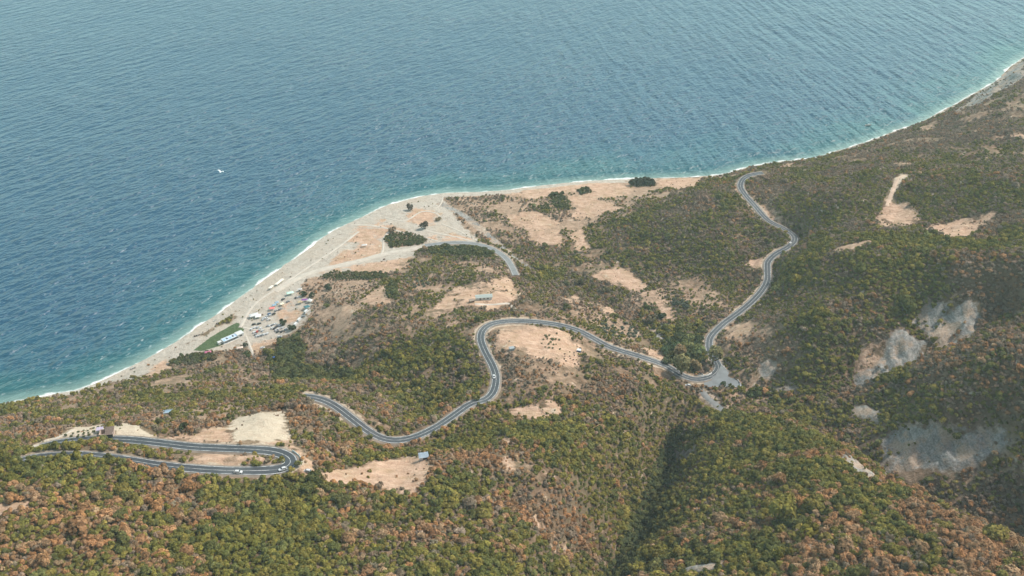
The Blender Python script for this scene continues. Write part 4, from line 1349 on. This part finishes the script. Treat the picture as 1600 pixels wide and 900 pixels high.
def car_on_road(key, px, py, h_guess, side, rev, colour, label):
    L = smooth_line(LINES[key], 4)
    p = up(px, py, h_guess)
    i = int(np.argmin(np.hypot(L[:, 0] - p[0], L[:, 1] - p[1])))
    i = min(max(i, 2), len(L) - 3)
    d = L[i + 2] - L[i - 2]
    hl = math.hypot(d[0], d[1])
    nx_, ny_ = -d[1] / hl, d[0] / hl
    rz = math.atan2(d[1], d[0]) + (math.pi if rev else 0)
    return car((L[i, 0] + nx_ * side, L[i, 1] + ny_ * side, L[i, 2] + .07), rz, colour, label, tilt=math.atan2(d[2], hl) * (-1 if rev else 1))


car_on_road('upper', 441, 734.5, 132.6, -1.4, True, 'white', 'white car driving round the inside of the hairpin bend')
car_on_road('upper', 372, 738, 134, -1.6, False, 'white', 'white car half hidden by trees on the near hairpin branch')
car_on_road('upper', 168, 716, 137, -1.4, False, 'white', 'small white car behind bushes on the near hairpin branch')
car_on_road('main', 775, 590, 70, 1.3, True, 'white', 'white car on the straight of the middle S bend')
car_on_road('main', 1235, 381, 38, 1.3, False, 'white', 'white car on the far road above the wooded bend')
p = at(480, 737)
car((p.x, p.y, p.z + .02), R(170), 'white', 'white car with dark roof glass parked on the gravel outside the hairpin')
p = up(1095, 584, 33)
car((p[0], p[1], float(hgt(p[0], p[1])) + .05), R(150), 'white', 'white car parked behind the barrier under the plane trees')
p = up(1075, 603, 32.66)
car((p[0], p[1], 32.66), R(175), 'white', 'white car standing on the pavement edge at the junction')

# parked cars at the beach, too far off for parts
FAR_CAR = {}
for c in PAINT:
    bm = bmesh.new()
    car_body(bm)
    for qs in glass_quads().values():
        for q in qs:
            quad(bm, q, 1)
    for x in (-1.3, 1.3):
        for y in (-.86, .86):
            bx(bm, x, y, .3, .6, .14, .6, 2)
    me = bm_mesh(bm, 'parked_car')
    for q in (PAINT[c], GLASS, RUBBER):
        me.materials.append(q)
    FAR_CAR[c] = me


def zoom5(u, v):
    return 280 + u / 7.26, 440 + v / 7.26


def park(spots, rz, words, group):
    for (u, v, c) in spots:
        p = at(*zoom5(u, v))
        o = bpy.data.objects.new('parked_car', FAR_CAR[c])
        o.location, o.rotation_euler = (p.x, p.y, p.z + .02), (0, 0, rz + random.uniform(-.12, .12))
        o.scale = (.88, .88, .88)
        COL.objects.link(o)
        tag(o, f'{c} car parked {words}', 'car', f'{c} cars {group}')


W_, Sv, Gr, Bk, Bl, Rd = 'white', 'silver', 'grey', 'black', 'blue', 'red'
park([(820, 545, W_), (855, 530, W_), (890, 525, Sv), (925, 535, W_), (945, 562, Sv), (850, 582, W_), (885, 572, Rd), (915, 552, Sv), (880, 625, W_), (910, 620, Sv), (940, 612, Gr), (965, 605, W_), (1000, 595, W_), (868, 602, Gr)],
     R(75), 'in the loose block between lawn and track', 'in the loose block by the lawn')
park([(1005, 510, Gr), (1030, 508, W_), (1060, 498, Gr), (1090, 487, W_), (1130, 500, W_), (1055, 532, W_), (1085, 535, Bk), (1098, 558, Sv), (1130, 542, W_), (1165, 572, Bk), (1175, 528, W_), (1210, 545, Sv), (1102, 520, Bk), (1150, 507, Sv), (1120, 575, Bk)],
     R(60), 'in the crowded block under the dark tree', 'in the crowded block under the tree')
park([(848, 490, Bk), (908, 482, Bk)], R(35), 'alone on the bare track above the lawn', 'alone on the track above the lawn')
park([(955, 435, W_), (985, 422, W_), (1015, 437, W_), (1000, 400, Sv), (1035, 387, W_), (1022, 370, Bl), (1072, 372, Bk), (1100, 335, Gr), (1145, 318, Gr), (1235, 232, Gr), (1180, 205, Bk), (960, 420, Sv)], R(50), 'in the line along the dune grass', 'in the line along the dune grass')
park([(1330, 190, Bk), (1352, 185, W_), (1410, 402, Gr), (1138, 630, W_), (1150, 640, Bk), (945, 757, W_)], R(20), 'at the foot of the bushy hill', 'at the foot of the bushy hill')

MWHITE = simple('white_panel', (.50, .51, .50), .5, .06)
MTEAL = simple('teal_cloth', (.03, .13, .15), .8, .15)


def camper(px, py, rz, label, col=None):
    p = at(px, py)
    t = empty('camper_van', p, rz)
    t.scale = (.88, .88, .88)
    tag(t, label, 'camper van')
    bm = bmesh.new()
    bx(bm, -.5, 0, 1.65, 4.6, 2.1, 2.3, 0, .96)
    bx(bm, 2.4, 0, 1.05, 1.5, 2.0, 1.2, 0, .86)
    link('body', bm_mesh(bm, 'body'), col or MWHITE, t)
    bm = bmesh.new()
    bx(bm, 2.5, 0, 1.95, .9, 1.7, .6, 0, .8)
    link('windshield', bm_mesh(bm, 'windshield'), GLASS, t)
    for x in (-1.9, 2.1):
        for y in (-.95, .95):
            link('wheel', WHEEL, None, t).location = (x, y, .32)


camper(*zoom5(1325, 497), R(70), 'white camper van with bright roof, lowest of the hillside campers')
camper(*zoom5(1365, 445), R(65), 'white camper van parked behind the lowest one')
camper(*zoom5(1442, 352), R(65), 'white camper van in front of the dark teal awning')


def awning(px, py, w, d, h, rz, mat, label):
    p = at(px, py)
    t = empty('awning', p, rz)
    t.scale = (.85, .85, .9)
    tag(t, label, 'awning')
    bm = bmesh.new()
    a = [bm.verts.new(v) for v in ((-w / 2, -d / 2, h), (w / 2, -d / 2, h), (w / 2, d / 2, h), (-w / 2, d / 2, h), (-w * .3, 0, h + .8), (w * .3, 0, h + .8))]
    for q in ((0, 1, 5, 4), (1, 2, 5), (2, 3, 4, 5), (3, 0, 4)):
        bm.faces.new([a[i] for i in q])
    r = bmesh.ops.extrude_face_region(bm, geom=bm.faces[:])
    for v in r['geom']:
        if isinstance(v, bmesh.types.BMVert):
            v.co.z += .06
    link('roof_cloth', bm_mesh(bm, 'roof_cloth'), mat, t)
    bm0 = bmesh.new()
    tube(bm0, [(0, 0, -.5), (0, 0, h)], [.05, .05], 6)
    pm = bm_mesh(bm0, 'pole')
    pm.materials.append(MWHITE)
    for x in (-w / 2 + .1, w / 2 - .1):
        for y in (-d / 2 + .1, d / 2 - .1):
            link('pole', pm, None, t).location = (x, y, 0)


cl = lambda nm, c: simple(nm, c, .85, .1)
awning(*zoom5(1450, 308), 5.5, 4.5, 2.4, R(40), MTEAL, 'dark teal awning behind a white camper van')
awning(*zoom5(1424, 226), 6, 3.2, 2.2, R(5), cl('purple_cloth', (.20, .07, .26)), 'purple tent roof at the foot of the hill')
awning(*zoom5(1485, 232), 5, 4, 2.3, R(-30), MWHITE, 'white tent beside the purple one')
awning(*zoom5(1370, 108), 4.5, 2.6, 2.3, R(10), MWHITE, 'small white tent at the top of the camping ground')
awning(*zoom5(1260, 150), 7, 3.8, 2.5, R(20), cl('mint_cloth', (.45, .68, .56)), 'long mint green tent at the end of the dune grass')
awning(*zoom5(1053, 322), 5.5, 3.5, 2.2, R(15), cl('red_cloth', (.62, .16, .15)), 'red awning in the line of cars')
awning(*zoom5(1080, 285), 4.5, 3, 2.1, R(30), cl('blue_cloth', (.20, .34, .44)), 'grey blue awning beside the red one')
awning(*zoom5(1108, 256), 4, 3, 2.1, R(30), cl('slate_cloth', (.23, .33, .40)), 'slate blue awning at the end of the pair')
awning(*zoom5(1165, 272), 4.2, 3.4, 2.1, R(35), cl('cream_cloth', (.62, .60, .45)), 'cream tent in the line of cars')
awning(*zoom5(850, 402), 9, 5, 2.6, R(32), MWHITE, 'big white tent roof at the corner of the dune grass')
awning(*zoom5(895, 410), 6, 5.5, 2.3, R(20), cl('pale_cloth', (.62, .63, .60)), 'pale tent joined to the big white one')
awning(*zoom5(1372, 250), 5, 3.2, 2.1, R(5), cl('tan_cloth', (.42, .33, .20)), 'tan awning in front of the purple tent')
awning(*zoom5(330, 826), 6, 4.2, 2.4, R(10), cl('pink_cloth', (.42, .12, .20)), 'crimson awning in the thicket below the lawn')
awning(*zoom5(1088, 886), 4.0, 3.0, 2.4, R(10), cl('royal_blue_cloth', (.02, .10, .36)), 'royal blue tarpaulin at the edge of the dark wood')
awning(569.5, 385.5, 6, 3, 2.2, R(8), MWHITE, 'pale tent alone on the bare beach plain')
awning(*zoom5(690, 772), 6, 3, 2.3, R(12), cl('plaster_cloth', (.62, .5, .42)), 'low pale shelter roof beside the palm')

# small things along the beach
def parasol(px, py, label, group):
    p = at(px, py)
    t = empty('parasol', p)
    tag(t, label, 'parasol', group)
    bm = bmesh.new()
    tube(bm, [(0, 0, -.3), (0, 0, 2.1)], [.04, .04], 6)
    link('pole', bm_mesh(bm, 'pole'), MWHITE, t)
    bm = bmesh.new()
    bmesh.ops.create_cone(bm, cap_ends=True, segments=10, radius1=1.5, radius2=.05, depth=.55, matrix=Matrix.Translation((0, 0, 2.2)))
    link('canopy', bm_mesh(bm, 'canopy'), STRAW, t)


STRAW = simple('straw', (.66, .62, .52), .9, .12)
for u, v in ((1035, 88), (1055, 72), (1110, 45), (1122, 35), (1135, 25), (1148, 14), (1160, 4), (1170, -4)):
    parasol(*zoom5(u, v), 'pale parasol in the row along the waterline track', 'parasols in the row along the beach')


def boat(loc, rz, length, mat, label, name='rowing_boat', cat='boat', cabin=False):
    t = empty(name, loc, rz)
    tag(t, label, cat)
    w, h = length * .17, length * .12
    bm = bmesh.new()
    prev = None
    for f_, ww, zb in ((-.5, .8, 0), (-.25, 1, -.1), (.1, 1, -.1), (.35, .62, 0), (.5, .04, .45)):
        x = f_ * length
        ring = [bm.verts.new(v) for v in ((x, -w * ww, h + .25 * h * abs(f_)), (x, -w * ww * .6, h * (.1 + zb)), (x, w * ww * .6, h * (.1 + zb)), (x, w * ww, h + .25 * h * abs(f_)))]
        if prev:
            for k in range(3):
                bm.faces.new((prev[k], prev[k + 1], ring[k + 1], ring[k]))
        else:
            bm.faces.new(ring)
        prev = ring
    r = bmesh.ops.solidify(bm, geom=bm.faces[:], thickness=.07)
    link('hull', bm_mesh(bm, 'hull'), mat, t)
    bm = bmesh.new()
    if cabin:
        bx(bm, .02 * length, 0, h * 1.2, length * .3, w * 1.3, h * 1.3, 0, .8)
        link('cabin', bm_mesh(bm, 'cabin'), mat, t)
    else:
        for f_ in (-.25, .12):
            bx(bm, f_ * length, 0, h * .75, .25, w * 1.7, .06)
        link('bench', bm_mesh(bm, 'bench'), STRAW, t)


DARKWOOD = simple('dark_wood', (.07, .06, .055), .8, .2)
p = at(308, 525); boat(p, R(25), 5.2, DARKWOOD, 'dark rowing boat pulled up on the beach below the lawn')
p = at(342, 505.5); boat(p, R(20), 4.5, DARKWOOD, 'dark rowing boat on the beach beyond the lawn corner')
p = at(208, 576); boat(p, R(30), 4.5, MWHITE, 'white rowing boat at the waterline near the bushy headland')
p = at(335.5, 501.5); boat(p, R(40), 3.2, MWHITE, 'small white dinghy at the waterline beyond the lawn')
p = up(1357, 196, .1); boat(p, R(5), 8.0, MWHITE, 'white motor boat close to the far cliffs', 'motor_boat', 'boat', True)
p = at(264, 569); boat(p, R(0), 4.0, MWHITE, 'white boat lying beside the grey green thicket')

# gull gliding between camera and sea
def gull(px, py, dist, label):
    dx, dy, dz = ray(px, py)
    s = dist / math.sqrt(float(dx) ** 2 + float(dy) ** 2 + float(dz) ** 2)
    t = tag(empty('seagull', (float(dx) * s, float(dy) * s, CAM_H + float(dz) * s), R(62)), label, 'gull')
    bm = bmesh.new()
    tube(bm, [(-.30, 0, 0), (-.16, 0, .0), (.02, 0, .01), (.16, 0, .03), (.24, 0, .06), (.31, 0, .045)], [.015, .055, .075, .05, .045, .008], 10)
    for s_ in (-1, 1):
        pts = [((.10, s_ * .05, .03), (-.10, s_ * .05, .02)), ((.16, s_ * .32, .26), (-.05, s_ * .32, .24)), ((.06, s_ * .62, .30), (-.08, s_ * .60, .29)), ((-.12, s_ * .80, .22), (-.14, s_ * .79, .22))]
        up_ = [[bm.verts.new((a[0], a[1], a[2] + o)) for a in pr for o in (.012, -.012)] for pr in pts]
        for a, b in zip(up_, up_[1:]):
            for i, j in ((0, 2), (2, 3), (3, 1), (1, 0)):
                bm.faces.new((a[i], a[j], b[j], b[i]))
        bm.faces.new([up_[-1][i] for i in (0, 2, 3, 1)])
    link('body', bm_mesh(bm, 'body', True), simple('white_feathers', (.80, .81, .80), .8, .06), t)
    bm = bmesh.new()
    quad(bm, [(-.28, -.02, .01), (-.28, .02, .01), (-.46, .09, .01), (-.46, -.09, .01)])
    r = bmesh.ops.solidify(bm, geom=bm.faces[:], thickness=.01)
    link('tail', bm_mesh(bm, 'tail'), simple('grey_feathers', (.5, .51, .52), .8, .06), t)


gull(345, 269, 185, 'white gull gliding alone over the open sea')

# ------------------------------------------------------------------ buildings
MWALL = simple('white_plaster', (.56, .56, .53), .9, .08)
MBLUE = simple('blue_panel', (.22, .38, .58), .6, .15)
MPALEB = simple('pale_blue_sheet', (.42, .52, .60), .5, .1)
MGREEN = simple('grey_green_sheet', (.27, .31, .29), .6, .12)
MPINK = simple('pink_plaster', (.40, .30, .25), .9, .15)
MTILE = simple('worn_roof_tile', (.27, .20, .165), .85, .3, 2)
MDARK = simple('dark_opening', (.03, .028, .026), .9, .1)


def slab(name, parent, mat, *boxes):
    bm = bmesh.new()
    for b in boxes:
        bx(bm, *b)
    return link(name, bm_mesh(bm, name), mat, parent)


def heading(a, b):
    p, q_ = at(*a), at(*b)
    return p, math.atan2(q_.y - p.y, q_.x - p.x), (q_ - p).length


def gable(parent, w, d, h, rise, mat, over=.35):
    bm = bmesh.new()
    W2, D2 = w / 2 + over, d / 2 + over
    a = [bm.verts.new(v) for v in ((-W2, -D2, h), (W2, -D2, h), (W2, 0, h + rise), (-W2, 0, h + rise), (-W2, D2, h), (W2, D2, h))]
    bm.faces.new((a[0], a[1], a[2], a[3]))
    bm.faces.new((a[3], a[2], a[5], a[4]))
    r = bmesh.ops.extrude_face_region(bm, geom=bm.faces[:])
    for v in r['geom']:
        if isinstance(v, bmesh.types.BMVert):
            v.co.z += .14
    return link('roof', bm_mesh(bm, 'roof'), mat, parent)


# shed on the bare triangle
p = at(662, 717)
t = tag(empty('field_shed', p, R(12)), 'pale blue roofed shed at the top corner of the bare triangular field', 'shed')
slab('wall', t, MWALL, (0, 1.3, 1.0, 4.6, .15, 3.0), (-2.25, 0, 1.0, .15, 2.5, 3.0), (2.25, 0, 1.0, .15, 2.5, 3.0), (-1.35, -1.3, 1.0, 1.7, .15, 3.0))
slab('opening', t, MDARK, (.85, -1.2, .95, 2.6, .1, 2.7))
bm = bmesh.new()
quad(bm, [(-2.7, -1.9, 2.35), (2.7, -1.9, 2.35), (2.7, 1.8, 3.15), (-2.7, 1.8, 3.15)])
bmesh.ops.solidify(bm, geom=bm.faces[:], thickness=.1)
link('roof', bm_mesh(bm, 'roof'), MPALEB, t)

# long hut on the bare hilltop
p = at(756, 467)
t = tag(empty('long_hut', p, R(8)), 'long low hut with grey green roof on the bare hilltop', 'hut')
slab('wall', t, MWALL, (0, 0, .9, 12.6, 4.2, 3.2))
gable(t, 12.8, 4.4, 2.5, .9, MGREEN)
slab('window', t, MDARK, (-3, -2.12, 1.5, 1.2, .06, .9), (0, -2.12, 1.5, 1.2, .06, .9), (3, -2.12, 1.5, 1.2, .06, .9))
p = at(737, 472)
t = tag(empty('lean_to', p, R(20)), 'small dark lean-to at the end of the long hut', 'shed')
slab('wall', t, simple('brown_boards', (.16, .11, .08), .9, .2), (0, 0, .7, 3.6, 2.8, 2.2))
slab('roof', t, simple('rusty_sheet', (.22, .17, .13), .8, .25), (0, 0, 1.92, 4.1, 3.3, .14))

# ruined pink house above the far hairpin branch
p = at(168, 681)
t = tag(empty('pink_house', p, R(10)), 'half ruined pink house with brown roof above the hairpin road', 'house')
slab('wall', t, MPINK, (0, 2.2, 1.2, 7.0, .3, 3.6), (-3.4, 0, 1.2, .3, 4.6, 3.6), (3.4, 0, 1.2, .3, 4.6, 3.6), (-1.6, -2.2, 1.2, 3.4, .3, 3.6))
bm = bmesh.new()
quad(bm, [(-.6, -2.6, 2.6), (3.9, -2.6, 2.6), (3.9, 2.6, 4.1), (-.6, 2.6, 4.1)])
bmesh.ops.solidify(bm, geom=bm.faces[:], thickness=.15)
link('roof', bm_mesh(bm, 'roof'), MTILE, t)
slab('opening', t, MDARK, (1.7, -1.9, .9, 2.9, .1, 2.6))
p = at(157, 675)
t = tag(empty('outbuilding', p, R(10)), 'small white and purple outbuilding beside the pink house', 'shed')
slab('wall', t, MWALL, (0, 0, .9, 3.2, 2.6, 2.6))
slab('roof', t, simple('mauve_sheet', (.35, .30, .38), .7, .2), (0, 0, 2.27, 3.6, 3.0, .14))

# cistern and blue tarp on the left shoulder
p = at(264, 646)
t = tag(empty('water_tank', p, R(15)), 'blue grey concrete water tank among scrub over the hairpin', 'tank')
slab('wall', t, simple('tank_concrete', (.36, .40, .42), .8, .15), (0, -1.5, .8, 6, .2, 2.2), (0, 1.5, .8, 6, .2, 2.2), (-2.9, 0, .8, .2, 2.8, 2.2), (2.9, 0, .8, .2, 2.8, 2.2))
slab('cover', t, simple('tank_cover', (.22, .32, .40), .4, .2), (0, 0, 1.5, 5.6, 2.8, .1))

# beach restaurant: glazed terrace and kitchen block
p, rz, ln = heading((346, 536), (367, 527))
t = tag(empty('beach_restaurant', at(360, 531.5), rz), 'long white and blue beach restaurant along the lawn edge', 'restaurant')
t.scale = (.92, .85, .9)
slab('terrace_floor', t, simple('terrace_tiles', (.62, .61, .57), .7, .08), (0, 0, -.1, 15, 6.4, .7))
slab('roof', t, MPALEB, (0, 0, 3.05, 14.6, 5.6, .12))
slab('roof_edge', t, MWHITE, (0, 2.95, 3.1, 15, .35, .35), (0, -2.95, 3.1, 15, .3, .3), (-7.4, 0, 3.1, .3, 5.6, .3), (7.4, 0, 3.1, .3, 5.6, .3))
for k in range(5):
    slab('roof_panel', t, MBLUE if k % 2 == 0 else MDARK, (-5.8 + 2.9 * k, -.6 + .8 * (k % 2), 3.18, 1.5, 2.6, .08))
for k in range(6):
    slab('post', t, MWHITE, (-7.2 + 2.88 * k, -2.7, 1.55, .22, .22, 2.75), )
slab('back_wall', t, MWALL, (0, 2.75, 1.55, 14.4, .2, 2.75))
t = tag(empty('kitchen_block', at(374.5, 525), rz), 'white flat roofed kitchen block at the end of the beach restaurant', 'building')
slab('wall', t, MWALL, (0, 0, 1.3, 5.6, 4.6, 3.6))
slab('roof', t, MWHITE, (0, 0, 3.2, 6.2, 5.2, .2))
slab('window', t, MDARK, (0, -2.33, 1.6, 2.4, .06, 1.1))
t = tag(empty('white_kiosk', at(343.5, 537.5), rz), 'little white kiosk at the low end of the beach restaurant', 'kiosk')
slab('wall', t, MWALL, (0, 0, 1.0, 2.6, 2.0, 2.4))
slab('roof', t, MWHITE, (0, 0, 2.28, 3.2, 2.6, .16))
# sheds and plant of the yard inside the S bend
t = tag(empty('blue_shed', at(904.5, 550), R(-15)), 'small dark blue shed with white top in the bare yard', 'shed')
slab('wall', t, simple('navy_boards', (.05, .07, .16), .7, .2), (0, 0, .8, 2.6, 2.2, 2.4))
slab('roof', t, MWHITE, (0, 0, 2.08, 3.0, 2.6, .14))
t = tag(empty('pale_shed', at(799.5, 547), R(20)), 'pale grey shed beside a green bush in the yard', 'shed')
slab('wall', t, simple('grey_boards', (.26, .28, .28), .8, .15), (0, 0, .8, 3.2, 2.4, 2.4))
slab('roof', t, simple('grey_sheet', (.25, .28, .29), .6, .15), (0, 0, 2.08, 3.7, 2.9, .14))


# white concrete barriers
def barrier(pts, label, h=.85):
    t = tag(empty('guard_barrier', Vector(pts[0])), label, 'barrier')
    L = resample(np.array([list(q) for q in pts]), 1.0)
    L = L - np.array(pts[0])
    V, q = ribbon(L, [-.28, -.2, -.1, .1, .2, .28], [-.6, .25, h, h, .25, -.6])
    link('concrete', grid_mesh('concrete', V, q, False), MWALL, t)
    bm = bmesh.new()
    for i in range(0, len(L), 3):
        bx(bm, L[i, 0], L[i, 1], L[i, 2] + h + .06, .12, .12, .12)
    link('reflector_studs', bm_mesh(bm, 'reflector_studs'), simple('red_reflector', (.4, .08, .05), .4, .1), t)


def lifted(px_pts, h):
    return [tuple(up(a, b, h)) for a, b in px_pts]


barrier(lifted([(457, 704.5), (462, 708), (468, 713), (471, 718), (471.5, 726)], 131.3), 'white concrete barrier round the outside of the hairpin bend')
barrier(lifted([(1086, 586.5), (1095, 588), (1105, 587), (1112, 583)], 32.8), 'white concrete barrier on the river side of the junction')
barrier(lifted([(1153, 594), (1156, 600), (1157, 606)], 32.5), 'short white kerb wall at the point of the junction')

# ------------------------------------------------------------------ daylight
SUN_EL, SUN_AZ = R(52), R(72)          # azimuth measured from straight ahead (+Y) towards +X
sd = Vector((math.sin(SUN_AZ) * math.cos(SUN_EL), math.cos(SUN_AZ) * math.cos(SUN_EL), math.sin(SUN_EL)))
sl = bpy.data.lights.new('sun', 'SUN')
sl.energy, sl.angle, sl.color = 3.8, R(5.0), (1.0, .925, .83)
so = bpy.data.objects.new('sun', sl)
so.rotation_euler = (-sd).to_track_quat('-Z', 'Y').to_euler()
so.location = (300, 300, 900)
COL.objects.link(so)
w = bpy.data.worlds.new('World')
SC.world = w
w.use_nodes = True
nt = w.node_tree
bg = nt.nodes['Background']
sky = nt.nodes.new('ShaderNodeTexSky')
sky.sky_type, sky.sun_disc = 'NISHITA', False
sky.sun_elevation, sky.sun_rotation = SUN_EL, SUN_AZ
sky.altitude, sky.air_density, sky.dust_density, sky.ozone_density = 100, 1.0, 2.6, 0.45
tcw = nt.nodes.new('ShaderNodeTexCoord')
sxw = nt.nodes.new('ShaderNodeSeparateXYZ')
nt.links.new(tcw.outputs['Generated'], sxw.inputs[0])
fill_noise = noise_tex(nt, tcw.outputs['Generated'], 3.5, 4)
horizon_fill = mth(nt, 'MULTIPLY', ramp(nt, sxw.outputs[2], .22, .60, .95, 0), ramp(nt, fill_noise, .3, .7, .6, 1.0))
nt.links.new(mixc(nt, horizon_fill, sky.outputs[0], (11.2, 16.4, 14.8)), bg.inputs[0])      # pale bright band added low in the unseen sky to lighten sea reflections
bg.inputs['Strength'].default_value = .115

HAZE = 0.00008
if HAZE:
    bm = bmesh.new()
    bx(bm, 0, 1400, 246, 4200, 3400, 524)
    me = bm_mesh(bm, 'haze')
    m, nt, out = new_mat('haze')
    pv = N(nt, 'ShaderNodeVolumePrincipled', Density=HAZE, Anisotropy=.05)
    pv.inputs['Color'].default_value = (.80, .95, .95, 1)
    nt.links.new(pv.outputs[0], out.inputs['Volume'])
    link('haze', me, m, kind='stuff')

vs = SC.view_settings
vs.view_transform, vs.look, vs.exposure, vs.gamma = 'Standard', 'None', 0.48, 1.0
cy_ = SC.cycles
cy_.max_bounces, cy_.diffuse_bounces, cy_.glossy_bounces, cy_.transmission_bounces, cy_.volume_bounces = 5, 2, 2, 2, 0
cy_.use_denoising = True
cy_.use_adaptive_sampling = True
cy_.adaptive_threshold = .015
